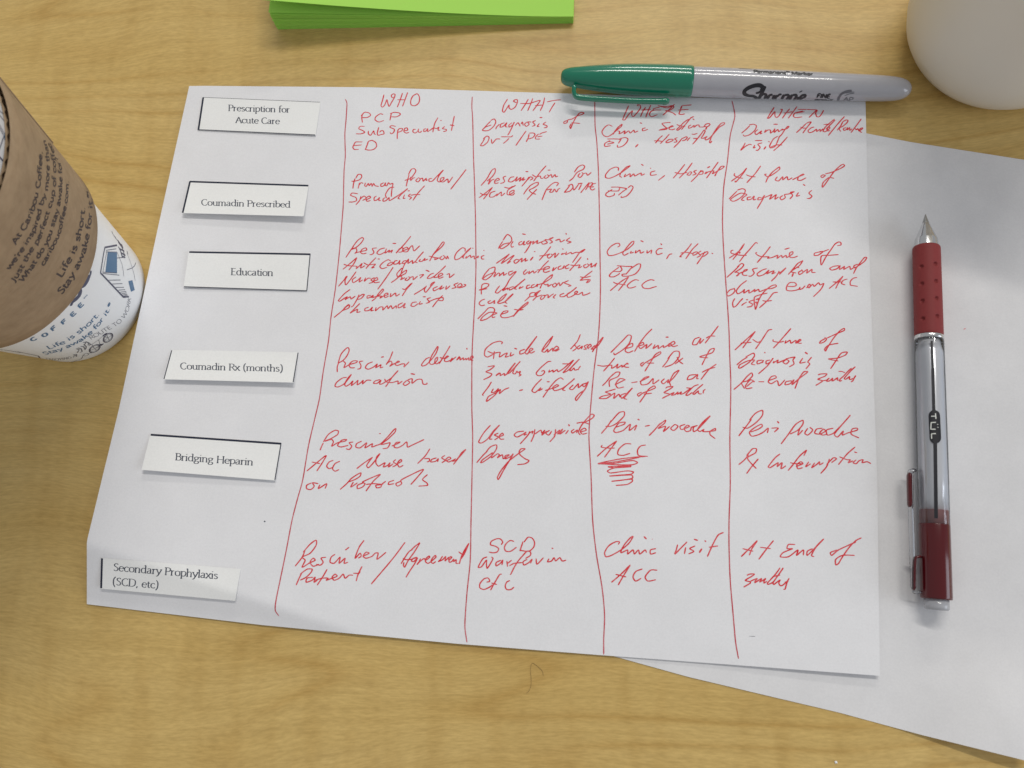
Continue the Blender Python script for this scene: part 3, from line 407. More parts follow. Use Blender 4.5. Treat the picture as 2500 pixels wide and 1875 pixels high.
C4|Diagnosis|27,38 22,41 16,46;25,38 33,34 34,37 29,43 20,49 18,49 19,46 27,42 34,41 31,45 35,46;44,33 45,34;42,41 37,42 37,45 42,43 43,41 42,44;50,41 46,42 46,45 50,43 53,39 47,47 38,55;54,42 53,44 58,41 57,44 62,42 67,40;67,40 63,43 66,45 69,42 66,40 75,38 73,41 74,45 69,48;83,39 80,44 86,43;85,33 88,35;92,38 88,43 90,45 86,50
C4|and sign|111,50 117,41 122,34 128,33 126,36 118,39 109,40 119,42
C4|Re-eval|27,57 20,65 13,71;25,59 31,54 32,57 27,62 21,64 24,70;26,68 32,63 34,63 30,61 25,67 26,70 32,69;38,63 44,63;48,62 56,59 55,57 51,58 48,63 51,65 57,62 59,67 65,61;72,62 66,63 65,66 70,65 74,61 72,66 79,60 88,53 84,53 79,60 75,70
F6|3mths|18,27 24,24.5 41,24 36,30 18,38 30,42 22,48 12,54;30,42 40,40 47,35 42,40 40,43 48,42 56,35 54,42 57,42 69,34 68,40 74,40;105,9 95,18 85,29 75,38 74,43 80,41;71,17.5 80,18 88,21;115,5 104,15 94,26 86,36 90,38 100,31 99,38 104,38 110,35;116,28 112,34 108,42 103,45
C4|Peri|31,101 25,109 18,118;29,102 35,95 42,92 42,97 36,104 27,110 22,109;30,114 38,111 42,108 41,106 35,109 29,114 31,118 37,117 43,114 48,110 47,115;51,110 58,110 54,114;57,103 59,105
C4|procedure|73,110 67,118 61,126;69,115 76,106 83,102 83,106 78,112 70,116;80,110 78,117 83,112;88,110 85,115 88,117 93,112 90,109;103,110 97,111 95,115 100,116 106,113 104,111 100,115 103,117 108,116;114,110 107,112 108,117 114,115 124,105 131,97 124,105 115,116 118,119 124,113 123,117 128,115 138,112 138,110 133,111 132,116 140,120
C4|Rx|28,137 24,142 18,147;26,138 32,131 36,131 35,135 27,140 31,146 36,151;38,141 32,148 26,156
C4|Interruption|60,136 55,140 48,149 50,150 58,145 57,149 62,145 61,151 66,148;87,132 80,138 73,147 68,153;70,145 76,146 82,146;87,132 84,138;76,149 83,146 81,144 77,147 78,151 83,150;89,144 86,149 91,146;95,145 92,150 98,146 100,144 100,147 104,145;110,141 107,149 101,156;107,147 114,140 117,141 112,145;136,129 128,136 119,147;120,139 128,142 131,142 129,145 134,143;135,134 138,135;137,142 134,145 137,146 140,143 144,142 143,145 148,144 152,146
D1|Prescriber|44,30 42,34 40,39;44,29 50,20 58,15 62,16 61,20 53,25 46,28 54,26 56,29 54,34 61,30 70,28 72,26 66,27 61,33 65,35 74,33;80,29 75,30 78,34 75,38 71,37;90,28 84,31 83,35 88,36 96,30 94,36 103,31 102,35 108,33 113,31 122,22 129,14 131,13 130,17 122,25 113,32 119,31 124,30 121,36 115,37;111,19 113,19;126,34 135,30 136,29 131,30 129,35 133,36 139,33 144,29 145,35 150,33 165,26
D1|ACC|47,45 36,54 24,64;48,45 42,55 36,64;30,53 40,55;56,51 51,53 48,58 51,61 56,59;64,52 58,55 55,61 58,64 63,62
D1|Nurse|102,48 93,54 84,61;103,47 96,57 98,60 104,54 112,43 108,47 107,54 110,58 114,56 118,54 116,59 121,57 124,54 122,59 128,55;131,50 128,53 132,56 127,59;133,55 138,52 137,50 133,54 135,59 140,57
D1|based|172,37 166,46 157,55;165,49 171,49 171,52 168,53;180,48 174,50 173,53 179,52 182,49 181,53;190,45 186,48 190,51 186,54;190,52 197,49 195,47 191,50 194,53 199,51;203,49 198,52 203,51 215,38 210,42 204,51 200,56
D1|on|30,78 24,81 24,85 29,86 33,82 31,78 38,79;40,80 38,85 48,79 46,85
D1|Protocols|78,72 72,79 64,86;76,74 83,69 89,66 88,70 82,74 74,77;80,77 77,83 85,78;92,78 85,81 85,85 91,83 94,79 91,77 112,68 104,76 95,88;95,80 104,79 115,80 107,81 108,84 113,83 114,80 119,76;129,75 123,77 122,80 129,79;137,76 131,79 133,82 138,79 137,75 150,68 164,62 157,71 149,80 150,79;169,68 163,74 168,78 169,81 158,82
E1|Prescriber|43,30 40,37 33,46;41,32 48,24 54,20 54,25 48,33 40,37 43,40 40,47 47,43 53,40 51,38 48,42 51,46 57,44;64,37 59,38 61,42 58,45 54,44;73,34 69,37 68,42 72,43 78,37 77,43 83,38 82,43 86,42;83,30 87,27;102,20 97,27 93,38 98,33 99,36 96,38;101,36 107,33 104,32 101,36 104,38 110,36 113,33 116,33 115,39 124,32
E1|/|143,22 131,38 109,64
F8|Agreement|25,14 19,18 12,28 6,38;37,3 28,10 22,16;37,3.5 28,18 18,32 12,43 10,40 11,35;9,29 15,31 24,30 32,27 26,29 23,33 27,34 33,28 28,38 20,50 14,60;38,29 35,35 32,39 38,33 44,29 46,32 53,27 52,25 47,29 46,34 50,37 55,34 63,27 62,24 57,29 55,34 58,37 63,34;74,25 70,31 67,34 74,31 79,26 78,33 84,27 84,32 89,27 87,26 84,29 85,35 89,34 92,30 92,34 96,31 96,37 100,37;117,4 110,15 105,25 101,38;117,4 110,20 104,30;100,18 106,22 110,19 111,17
E1|Patient|40,52 37,58 34,65;38,54 45,49 50,49 49,52 44,57 38,60;51,57 45,58 44,62 50,60 53,57 52,62 56,59;65,49 61,56 55,65;53,60 60,58 66,58 64,60 70,58 75,56 73,54 70,57 72,60 77,58 81,54 83,58 87,55 91,55;100,46 96,54 94,61;91,53 97,53 98,50
E2|SCD|52,30 54,27 51,23 46,23 40,26 39,30 45,32 49,35 47,39 42,40 37,39;68,26 63,25 58,29 56,34 58,38 64,38 71,33;79,26 77,32 75,38;80,27 85,21 90,22 93,27 92,33 86,38 75,37
E2|Warfarin|35,45 30,47 26,53 24,58 28,57 34,49 34,55 35,59 39,53 42,47 40,45;52,49 46,52 46,56 51,53 54,49 53,55;59,50 60,57;60,53 65,49;82,47 88,43 88,39 84,38 79,43 73,50 68,58 64,66 63,67;62,56 68,53 78,52;84,48 79,51 80,55 86,52 90,48 88,53;95,47 96,54 104,46;111,47 109,51 114,50 117,46 119,50 124,46 127,50 132,49;114,34 116,35
E2|etc|34,76 38,75 36,71 31,72 26,78 26,83 31,85 38,82 42,79;53,66 50,67 44,77 39,86;40,77 47,79;63,74 59,76 57,81 59,85 64,85 68,82
E3|Clinic|24,18 25,16 22,16 17,19 14,24 15,27 19,26 26,22 32,17 35,12 33,13 28,19 26,24 31,22 31,25 35,22 36,25 39,22 40,25 44,22 45,24;43,12 45,14;49,14 49.5,14;52,21 48,22 48,25 52,24
E3|visit|68,18 67,22 66,25 71,20 75,16;74,20 73,25;80,14 83,15;81,19 77,21 80,23 76,25;86,21 84,24;88,15 89,16;102,9 98,11 94,18 90,27;91,20 98,19
E3|ACC|33,33 26,40 19,46;33,33 28,41 24,48;22,40 30,42;42,36 37,38 35,42 37,45 41,43;53,37 48,37 44,42 46,45 52,44
E3|At|127,15 121,21 115,27;127,15 123,21 121,26;116,21 124,23;139,15 134,21 128,29;129,20 137,21
E3|End|155,18 150,18 149,21 153,21 146,24 144,27 150,27 157,22 156,26 161,22 161,26;168,21 164,23 164,26 176,14 171,19 167,26 169,27
E3|of|186,22 181,24 182,26 187,22 200,16;204,13 200,15 195,20 190,27 187,32 185,33 185,29 190,26 199,26
F7|3mths|21,27 28,24 38,24 32,29 18,38 28,41 29,44 14,53;29,40 38,36 44,34 40,39 39,43 47,38 54,34 50,41 49,42 57,38 63,34 60,38 59,44 66,40;95,10 85,24 75,35 67,44 68,47 78,43 80,40;102,10 94,22 84,36 79,44 81,47 88,42 95,37 92,44 96,50 103,47 109,40;79,30 87,28 95,26;115,33 110,43 106,57 102,58
'''
def inkw(t, i, n):   # heavier on the down strokes, lighter where the pen hurries
    return 0.86 + 0.26*abs(t[1])
for row in WORDS.strip().split('\n'):
    rg, word, st = row.split('|'); ox, oy, s = REG[rg]; b = Buf()
    for k in st.split(';'):
        P = [(ox+float(a.split(',')[0])*10/s, oy+float(a.split(',')[1])*10/s) for a in k.split()]
        dot = len(P) <= 2 and math.dist(P[0], P[-1]) < 12
        ribbon(b, P, S_main, 0.42 if not dot else 0.54, 0.03, step=1.7, widthf=inkw, vary=0.12)
    lab = {'/': 'red handwritten slash', ',': 'red handwritten comma', 'and sign': 'red handwritten ampersand', 'dash': 'red handwritten dash',
           'scribble': 'red zigzag scribble under the letters ACC'}.get(word, 'red handwritten word reading %s' % word)
    b.make('handwriting', M['red'], sheet_o, label=lab)
LINES = [[(843, 242), (847, 252), (845, 290), (842, 327), (843, 381), (840, 417), (838, 500), (835, 540), (828, 621), (819, 703), (808, 775), (802, 832), (789, 908), (780, 972), (769, 1020), (753, 1089), (739, 1172), (726, 1219), (713, 1270), (699, 1343), (684, 1416), (674, 1465), (672, 1490), (681, 1504)],
         [(1153, 236), (1152, 260), (1154, 290), (1156, 381), (1158, 435), (1160, 500), (1161, 540), (1162, 648), (1160, 721), (1157, 775), (1153, 850), (1152, 900), (1152, 997), (1154, 1069), (1152, 1180), (1150, 1270), (1148, 1369), (1140, 1449), (1135, 1528), (1140, 1568)],
         [(1450, 240), (1452, 251), (1453, 308), (1457, 345), (1461, 417), (1463, 500), (1464, 540), (1465, 630), (1466, 703), (1464, 775), (1460, 831), (1450, 907), (1440, 1020), (1438, 1071), (1443, 1160), (1447, 1270), (1456, 1352), (1470, 1435), (1476, 1501), (1474, 1560), (1474, 1598)],
         [(1787, 246), (1792, 267), (1794, 285), (1783, 330), (1776, 394), (1767, 457), (1764, 530), (1765, 576), (1768, 630), (1773, 703), (1777, 757), (1780, 811), (1782, 876), (1784, 925), (1784, 973), (1782, 1069), (1783, 1180), (1780, 1270), (1780, 1336), (1783, 1418), (1790, 1501), (1796, 1567), (1803, 1608)]]
for L in LINES:
    b = Buf(); ribbon(b, L, S_main, 0.40, 0.045, step=3, vary=0.10); b.make('column_line', M['line'], sheet_o)
b = Buf(); ribbon(b, [(644.5, 1272.6), (648, 1273.4)], S_main, 0.45, 0.03, taper=False)
b.make('ink_speck', M['type'], sheet_o); b = Buf(); ribbon(b, [(1829, 1553.5), (1844, 1553.8)], S_main, 0.12, 0.03); b.make('ink_speck', M['type'], sheet_o)

# ------------------------------------------------------------------ stroke alphabet for printed text
GL = {
'a': (4.6, '~.6,4.3 1.6,5 2.8,4.9 3.3,4 3.3,1 3.5,.2 4.3,.2;~3.3,3 1.8,2.6 .6,1.7 .5,.7 1.3,0 2.3,.2 3.3,1', ''),
'b': (5, '.9,8.2 .9,.3;~.9,4 2,5 3.4,5 4.4,4 4.5,2.3 3.8,.6 2.3,0 .9,.6', 'tl.9,8.2'),
'c': (4.2, '~3.8,4.2 3,4.9 2,5 .8,4 .5,2.4 1,.8 2.2,0 3.4,.3 3.9,.9', ''),
'd': (5.2, '4.1,8.2 4.1,0;~4.1,4.3 3,5 1.7,4.9 .7,3.8 .5,2.3 1,.6 2.1,0 3.3,.3 4.1,1.1', 'tl4.1,8.2 br4.1,0'),
'e': (4.5, '~.6,2.8 4,2.9 3.8,4.2 2.6,5 1.3,4.6 .5,3 .6,1.4 1.6,.2 2.8,0 4,.8', ''),
'f': (3, '~3.5,7.8 2.6,8.2 1.6,7.8 1.3,6.5 1.3,4 1.3,0;.2,4.8 2.8,4.8', 'bb1.3,0'),
'g': (4.8, '~2.2,5 .8,4.5 .6,3.3 1.4,2.3 2.8,2.3 3.7,3.3 3.4,4.6 2.2,5;~3.4,4.5 4.6,4.8;~1.4,2.3 .9,1.4 1.5,.6 3.3,.3 4.2,-.6 3.6,-2 2,-2.5 .6,-2 .5,-.9 1.5,.4', ''),
'h': (5.3, '.9,8.2 .9,0;~.9,3.9 2,4.9 3.3,4.9 4.1,4 4.1,2 4.1,0', 'tl.9,8.2 bb.9,0 bb4.1,0'),
'i': (2.2, '1,5 1,0;1,6.9 1,7.5', 'tl1,5 bb1,0'),
'j': (2.2, '~1.2,5 1.2,-.5 .8,-2 0,-2.5;1.2,6.9 1.2,7.5', ''),
'k': (4.8, '.9,8.2 .9,0;4,5 .9,2.2;1.9,3 4.4,0', 'tl.9,8.2 bb.9,0'),
'l': (2.2, '1,8.2 1,0', 'tl1,8.2 bb1,0'),
'm': (7.9, '.9,5 .9,0;~.9,3.9 1.9,4.9 3.1,4.9 3.8,4 3.8,2 3.8,0;~3.8,3.9 4.9,4.9 6,4.9 6.7,4 6.7,2 6.7,0', 'tl.9,5 bb.9,0 bb3.8,0 bb6.7,0'),
'n': (5.3, '.9,5 .9,0;~.9,3.9 2,4.9 3.3,4.9 4.1,4 4.1,2 4.1,0', 'tl.9,5 bb.9,0 bb4.1,0'),
'o': (5, '~2.5,5 1,4.4 .5,2.5 1.1,.6 2.5,0 4,.6 4.5,2.5 3.9,4.4 2.5,5', ''),
'p': (5, '.9,5 .9,-2.5;~.9,4 2,5 3.4,5 4.4,4 4.5,2.3 3.8,.6 2.3,0 .9,.6', 'tl.9,5 bb.9,-2.5'),
'r': (3.5, '.9,5 .9,0;~.9,3.5 1.8,4.8 3.1,4.8', 'tl.9,5 bb.9,0'),
's': (3.8, '~3.1,4.3 2.2,5 1,4.7 .7,3.7 1.6,2.9 2.8,2.2 3.2,1.2 2.5,.2 1.4,0 .5,.7', ''),
't': (3, '~1.2,6.4 1.2,3 1.3,.7 2,0 2.9,.4;.2,4.8 2.8,4.8', ''),
'u': (5.2, '~.9,5 .9,2 1.2,.5 2.2,0 3.4,.4 4.1,1.2;4.1,5 4.1,0', 'tl.9,5 tl4.1,5 br4.1,0'),
'v': (4.6, '.2,5 2.3,0 4.4,5', ''), 'w': (7.1, '.2,5 1.9,0 3.5,4.6 5.2,0 6.9,5', ''),
'x': (4.6, '.3,5 4.2,0;4,5 .4,0', 'bb.5,0 bb4.1,0 tt.5,5 tt3.9,5'), 'y': (4.7, '.3,5 2.5,.2;4.5,5 2.5,.2 1.4,-1.9 .3,-2.4', 'tt.5,5 tt4.3,5'),
'A': (6.2, '.3,0 3.1,7.6 5.9,0;1.2,2.7 5,2.7', 'bb.4,0 bb5.8,0'),
'B': (5.3, '1,7.6 1,0;~1,7.6 3,7.6 4.2,6.8 4.1,4.8 2.8,4.1 1,4.1;~1,4.1 3.3,4.1 4.8,3 4.7,1 3.3,0 1,0', 'tl1,7.6 bl1,0'),
'C': (6, '~5.4,6.6 4.2,7.6 2.6,7.4 1,6 .6,3.8 1.1,1.5 2.7,0 4.4,0 5.6,1.2', ''),
'D': (6.6, '1,7.6 1,0;~1,7.6 3.5,7.6 5.5,6.4 6,3.9 5.4,1.3 3.5,0 1,0', 'tl1,7.6 bl1,0'),
'E': (5.1, '1,7.6 1,0;1,7.6 4.4,7.6;1,4 3.9,4;1,0 4.7,0', 'tl1,7.6 bl1,0'), 'F': (4.9, '1,7.6 1,0;1,7.6 4.5,7.6;1,4 3.9,4', ''),
'H': (6.9, '1,7.6 1,0;5.8,7.6 5.8,0;1,4 5.8,4', 'tt1,7.6 bb1,0 tt5.8,7.6 bb5.8,0'), 'I': (2.2, '1,7.6 1,0', ''),
'J': (2.8, '~1.6,7.6 1.6,1 1.1,-.8 0,-1.4', ''), 'K': (5.6, '1,7.6 1,0;5,7.6 1,3.4;2.3,4.7 5.3,0', ''),
'L': (4.7, '1,7.6 1,0;1,0 4.5,0', ''), 'M': (8, '1,0 1,7.6 4,1 7,7.6 7,0', ''), 'N': (6.7, '1,0 1,7.6 5.6,0 5.6,7.6', ''),
'O': (7, '~3.5,7.6 1.3,6.6 .6,3.8 1.3,1 3.5,0 5.7,1 6.4,3.8 5.7,6.6 3.5,7.6', ''),
'P': (5.1, '1,7.6 1,0;~1,7.6 3,7.6 4.5,6.8 4.6,5 3.4,3.8 1,3.7', 'tl1,7.6 bb1,0'),
'R': (5.5, '1,7.6 1,0;~1,7.6 3,7.6 4.4,6.8 4.5,5 3.3,3.9 1,3.9;2.7,3.9 5.4,0', 'tl1,7.6 bb1,0 br5.3,0'),
'S': (4.7, '~4,6.7 2.9,7.6 1.4,7.2 .8,5.9 1.6,4.7 3.2,3.6 4.1,2.1 3.4,.4 1.9,0 .6,.9', ''),
'T': (5.5, '.2,7.6 5.3,7.6;2.7,7.6 2.7,0', ''), 'U': (6.4, '~1,7.6 1,3 1.5,.7 3.2,0 4.9,.7 5.4,3 5.4,7.6', ''),
'W': (9, '.2,7.6 2.4,0 4.5,7 6.6,0 8.8,7.6', ''), 'Y': (5.4, '.2,7.6 2.7,3.6 5.2,7.6;2.7,3.6 2.7,0', ''), 'G': (6.6, '~5.6,6.6 4.2,7.6 2.6,7.4 1,6 .6,3.8 1.1,1.5 2.7,0 4.6,.1 5.8,1 5.8,3.4 4,3.4', ''),
',': (2.2, '1.2,.5 .7,-1.3', ''), '.': (2.2, '.8,.3 1.3,.3', ''), "'": (1.8, '.9,8 .8,6.2', ''),
'(': (3, '~2.4,8.6 1.1,6.5 .8,3 1.2,.2 2.4,-2', ''), ')': (3, '~.6,8.6 1.9,6.5 2.2,3 1.8,.2 .6,-2', ''),
'?': (4.2, '~.6,6.6 1.8,7.7 3.4,7 3.2,5 2,3.8 2,2.2;1.8,.3 2.2,.3', ''), ' ': (2.7, '', ''), 
'*': (4, '~2,8 .7,7.2 .7,5.4 2,4.6 3.3,5.4 3.3,7.2 2,8;1.6,5.6 1.6,7.1 2.4,6.7 1.7,6.2 2.4,5.5', ''), '^': (4.5, '.2,8 1.8,8;1,8 1,5.6;2.2,5.6 2.2,8 3.1,6.6 4,8 4,5.6', '')}
def textline(buf, s, basepx, cap, surf, off, stem, serif=False, up=None, fit=True, step=1.1, slant=0.0, shrink=0.0):
    """print s along a base line seen at basepx; cap = seen capital height in px; stem in mm"""
    L = catmull(basepx, 3.0); d = np.r_[0, np.cumsum(np.linalg.norm(np.diff(L, axis=0), axis=1))]; tot = d[-1]
    W = sum(GL[c][0] for c in s); kx = tot/W; ky = cap/7.6; x0 = 0.0
    def at(u, v):
        q = np.array([np.interp(u, d, L[:, 0]), np.interp(u, d, L[:, 1])])
        q1 = np.array([np.interp(min(u+4, tot), d, L[:, 0]), np.interp(min(u+4, tot), d, L[:, 1])]); q0 = np.array([np.interp(max(u-4, 0), d, L[:, 0]), np.interp(max(u-4, 0), d, L[:, 1])])
        t = (q1-q0)/np.linalg.norm(q1-q0)
        U = np.array([t[1], -t[0]]) if up is None else np.array(up, float)/np.linalg.norm(up)
        v = v*(1-shrink*u/tot); return q+U*v+t*v*slant
    for c in s:
        w_, st, sf = GL[c]
        for k in [z for z in st.split(';') if z]:
            sm = k[0] == '~'; P = np.array([[float(e) for e in a.split(',')] for a in k.lstrip('~').split()])
            P = catmull(P, 0.5) if sm else linear(P, 0.8)
            px = [at((x0+p[0])*kx, p[1]*ky) for p in P]
            wf = (lambda t, i, n: 0.42+0.66*abs(t[1])**1.5) if serif else None
            ribbon(buf, px, surf, stem, off, step=step, widthf=wf, taper=False, smooth=False)
        if serif:
            for a in sf.split():
                kd, (x, y) = a[:2], [float(e) for e in a[2:].split(',')]
                l, r = {'l': (1.15, 0.1), 'r': (0.1, 1.0), 'b': (0.85, 0.85), 't': (0.85, 0.85)}[kd[1]]
                px = [at((x0+x-l)*kx, (y-(0.45 if kd in ('tl',) and y not in (7.6,) else 0))*ky), at((x0+x+r)*kx, y*ky)]
                ribbon(buf, px, surf, stem*0.55, off, step=step, taper=False, smooth=False)
        x0 += w_

# ------------------------------------------------------------------ printed label slips glued on the sheet
def inv(q, A, B, Cc, D):     # bilinear coordinates of q in quad TL,TR,BR,BL
    u = v = 0.5; q = np.asarray(q, float)
    for _ in range(8):
        X = (1-u)*(1-v)*A+u*(1-v)*B+u*v*Cc+(1-u)*v*D-q
        J = np.array([(1-v)*(B-A)+v*(Cc-D), (1-u)*(D-A)+u*(Cc-B)]).T
        du = np.linalg.solve(J, -X); u += du[0]; v += du[1]
    return u, v
SL = [
 ('white slip printed Prescription for Acute Care, top of the label column', (494, 237), (783, 249), (770.5, 330.5), (482, 317.5), (.15, .2, .5, .25),
  [('Prescription for', (557, 270.5), (708, 274.5), 14.5), ('Acute Care', (575, 299.8), (683, 302.8), 14.5)], 'lLtb'),
 ('white slip printed Coumadin Prescribed, lifted along its lower edge', (462, 441), (754, 451), (741, 528), (443.5, 520), (.15, .3, 2.7, 2.0),
  [('Coumadin Prescribed', (491, 501), (709, 506.5), 14.5)], 'TL'),
 ('white slip printed Education with its upper left corner curled', (461, 613), (758.5, 618.5), (750, 711), (448, 701), (.9, .15, .2, .7),
  [('Education', (563.5, 671), (667, 673.5), 16)], 'Trb'),
 ('white slip printed Coumadin Rx (months), lifted along its lower edge', (418.5, 854), (729, 860), (716.7, 934), (399, 926), (.2, .2, 2.2, 2.0),
  [('Coumadin Rx (months)', (439.5, 901), (691, 907), 15.5)], 'lr'),
 ('white slip printed Bridging Heparin with a heavy black top edge', (367, 1059), (687.5, 1081), (672, 1173), (345.6, 1147), (.15, .2, 1.1, 1.9),
  [('Bridging Heparin', (427.6, 1123), (618, 1136), 16.5)], 'Tr'),
 ('white slip printed Secondary Prophylaxis (SCD, etc) on the folded lower corner', (246.7, 1362), (587.4, 1389), (574, 1467), (244.6, 1437), (.15, .3, .8, 1.2),
  [('Secondary Prophylaxis', (276, 1393), (532, 1413.5), 17.5), ('(SCD, etc)', (274, 1427.5), (387, 1437), 17.5)], 'L')]
for lab, A, B, Cc, D, z4, texts, edges in SL:
    A, B, Cc, D = [np.array(p, float) for p in (A, B, Cc, D)]
    root = thing('label_slip', lab, 'label slip', 'printed label slips glued down the left of the written sheet')
    def lift(q, A=A, B=B, Cc=Cc, D=D, z4=z4):
        u, v = inv(q, A, B, Cc, D); u = min(max(u, 0), 1); v = min(max(v, 0), 1); vv = v**1.4
        return 0.12+(1-vv)*((1-u)**3*z4[0]+u**3*z4[1])+vv*((1-u)*z4[3]+u*z4[2])
    surf = srf(h_main, lift)
    G = coons([A, B], [B, Cc], [D, Cc], [A, D], 24, 12)
    sheet('slip', G, lambda q, u, v: onto(q, h_main, lift(q)), M['slip'], 0.09, root)
    for t, p0, p1, cap in texts:
        b = Buf(); textline(b, t, [p0, p1], cap, surf, 0.03, 0.42, serif=True); b.make('printed_text', M['type'], root, label='printed words %s' % t)
    cen = (A+B+Cc+D)/4
    def edge(P, Q, wd):
        n = cen-(P+Q)/2; n /= np.linalg.norm(n); t = (Q-P)/np.linalg.norm(Q-P); n = n-t*(n@t); n /= np.linalg.norm(n)
        b = Buf(); ribbon(b, [P+n*wd*3.1+t, Q+n*wd*3.1-t], surf, wd, 0.02, step=6, taper=False); b.make('printed_border', M['black'], root)
    for e in edges:
        wd = 0.75 if e.isupper() else 0.36
        if e in 'tT': edge(A, B, wd if e == 'T' else 0.16)
        if e in 'bB': edge(D, Cc, wd)
        if e in 'lL': edge(A, D, wd)
        if e in 'rR': edge(B, Cc, wd)

# ------------------------------------------------------------------ blank sheet under the right side
bt = [(1700, 247), (1900, 286), (2113, 325), (2225, 347), (2500, 390), (2620, 404)]
bb = [(1150, 1510), (1502, 1603), (1678, 1652), (1897, 1704), (2046, 1739), (2245, 1793), (2500, 1856), (2512, 1859)]
G = coons(bt, [(2620, 404), (2575, 1000), (2530, 1500), (2512, 1859)], bb, [(1700, 247), (1150, 1510)], 130, 110)
bl = thing('paper_sheet', 'blank white sheet under the red pen, partly covered by the written sheet', 'paper sheet')
sheet('sheet', G, lambda q, u, v: onto(q, h_blank), M['blank'], 0.1, bl)
b = Buf(); ribbon(b, [(2353, 804.5), (2355, 802.5), (2358, 802.5)], S_blank, 0.25, 0.03); b.make('ink_speck', M['red'], bl)
# ------------------------------------------------------------------ solids of revolution, sweeps
def revolve(prof, fr, seg, capends=False):
    """prof [(s, r)] along frame fr=(O, ex, ey, ez) -> verts, faces"""
    O, ex, ey, ez = fr; V = []; Fc = []
    for s, r in prof:
        for k in range(seg):
            a = 2*math.pi*k/seg; V.append(O+ex*s+(ey*math.cos(a)+ez*math.sin(a))*max(r, 1e-3))
    for i in range(len(prof)-1):
        for k in range(seg):
            k2 = (k+1) % seg; Fc.append((i*seg+k, i*seg+k2, (i+1)*seg+k2, (i+1)*seg+k))
    if capends:
        Fc.append(tuple(range(seg-1, -1, -1))); n = (len(prof)-1)*seg; Fc.append(tuple(n+k for k in range(seg)))
    return V, Fc
def frame(A, B):
    ex = (B-A)/np.linalg.norm(B-A); ey = np.cross([0, 0, 1.0], ex); ey /= np.linalg.norm(ey); return A, ex, ey, np.cross(ex, ey)
def rounded(prof, n=4):
    P = catmull([p for p in prof], 0.6) if n else prof; return [tuple(p) for p in P]
def sweep(pts, w, h, seg=12, pw=3.0, wf=None):
    P = catmull3(pts, 0.5); T = np.gradient(P, axis=0); V = []; Fc = []
    for i in range(len(P)):
        t = T[i]/np.linalg.norm(T[i]); sd = np.cross([0, 0, 1.0], t)
        sd = sd/np.linalg.norm(sd) if np.linalg.norm(sd) > 1e-6 else np.array([1.0, 0, 0]); up = np.cross(t, sd)
        e = min(i, len(P)-1-i); k = min(1.0, 0.55+0.25*e) * (wf(i/(len(P)-1)) if wf else 1)
        for j in range(seg):
            a = 2*math.pi*(j+.5)/seg; c, s_ = math.cos(a), math.sin(a)
            V.append(P[i]+sd*w/2*k*math.copysign(abs(c)**(2/pw), c)+up*h/2*k*math.copysign(abs(s_)**(2/pw), s_))
    for i in range(len(P)-1):
        for j in range(seg): Fc.append((i*seg+j, i*seg+(j+1) % seg, (i+1)*seg+(j+1) % seg, (i+1)*seg+j))
    Fc.append(tuple(range(seg-1, -1, -1))); n = (len(P)-1)*seg; Fc.append(tuple(n+j for j in range(seg)))
    return V, Fc
def catmull3(P, step):
    P = np.asarray(P, float); Q = np.vstack([2*P[0]-P[1], P, 2*P[-1]-P[-2]]); out = []
    for i in range(1, len(Q)-2):
        p0, p1, p2, p3 = Q[i-1:i+3]; n = max(2, int(np.linalg.norm(p2-p1)/step)+1)
        for t in np.linspace(0, 1, n, endpoint=False):
            out.append(0.5*((2*p1)+(p2-p0)*t+(2*p0-5*p1+4*p2-p3)*t*t+(3*p1-p0-3*p2+p3)*t**3))
    out.append(P[-1]); return np.array(out)
def proj(P):
    Y = RW @ (np.asarray(P)-CAM); return np.array([IW/2+F*Y[0]/-Y[2], IH/2-F*Y[1]/-Y[2]])
def r_at(P, ex, hw):     # radius whose outline is hw seen pixels off the axis
    v = P-CAM; v /= np.linalg.norm(v); sd = np.cross(v, ex); sd /= np.linalg.norm(sd)
    a0 = proj(P); a1 = proj(P+sd); t = proj(P+ex)-a0; t /= np.linalg.norm(t); d = a1-a0
    return hw/abs(d[0]*t[1]-d[1]*t[0])
def S_rev(fr, rf):
    O, ex, ey, ez = fr
    def f(q, off):
        d = ray(q); o = CAM-O; dx = np.array([d@ex, d@ey, d@ez]); ox = np.array([o@ex, o@ey, o@ez]); r = rf(None)+off
        for _ in range(6):
            A = dx[1]**2+dx[2]**2; B = 2*(ox[1]*dx[1]+ox[2]*dx[2]); Cc = ox[1]**2+ox[2]**2-r*r; D = B*B-4*A*Cc
            if D < 0: return None
            t = (-B-math.sqrt(D))/(2*A); P = ox+dx*t; r = rf(P[0])+off
        N = np.array([0, P[1], P[2]]); N /= np.linalg.norm(N)
        return O+ex*P[0]+ey*P[1]+ez*P[2], ey*N[1]+ez*N[2]
    return f

# ------------------------------------------------------------------ table
def box_bevel(name, lo, hi, bev, m, **p):
    bm = bmesh.new(); bmesh.ops.create_cube(bm, size=1)
    for v in bm.verts:
        for i in range(3): v.co[i] = (lo[i] if v.co[i] < 0 else hi[i])*MM
    bmesh.ops.bevel(bm, geom=bm.edges[:], offset=bev*MM, segments=3, affect='EDGES')
    me = bpy.data.meshes.new(name); bm.to_mesh(me); bm.free(); me.materials.append(m); return link(name, me, None, **p)
tb = box_bevel('table_top', (-520, -620, -30), (980, 460, 0), 3, M['wood'], kind='structure')
tb['label'] = 'pale maple wood table top with fine horizontal grain'

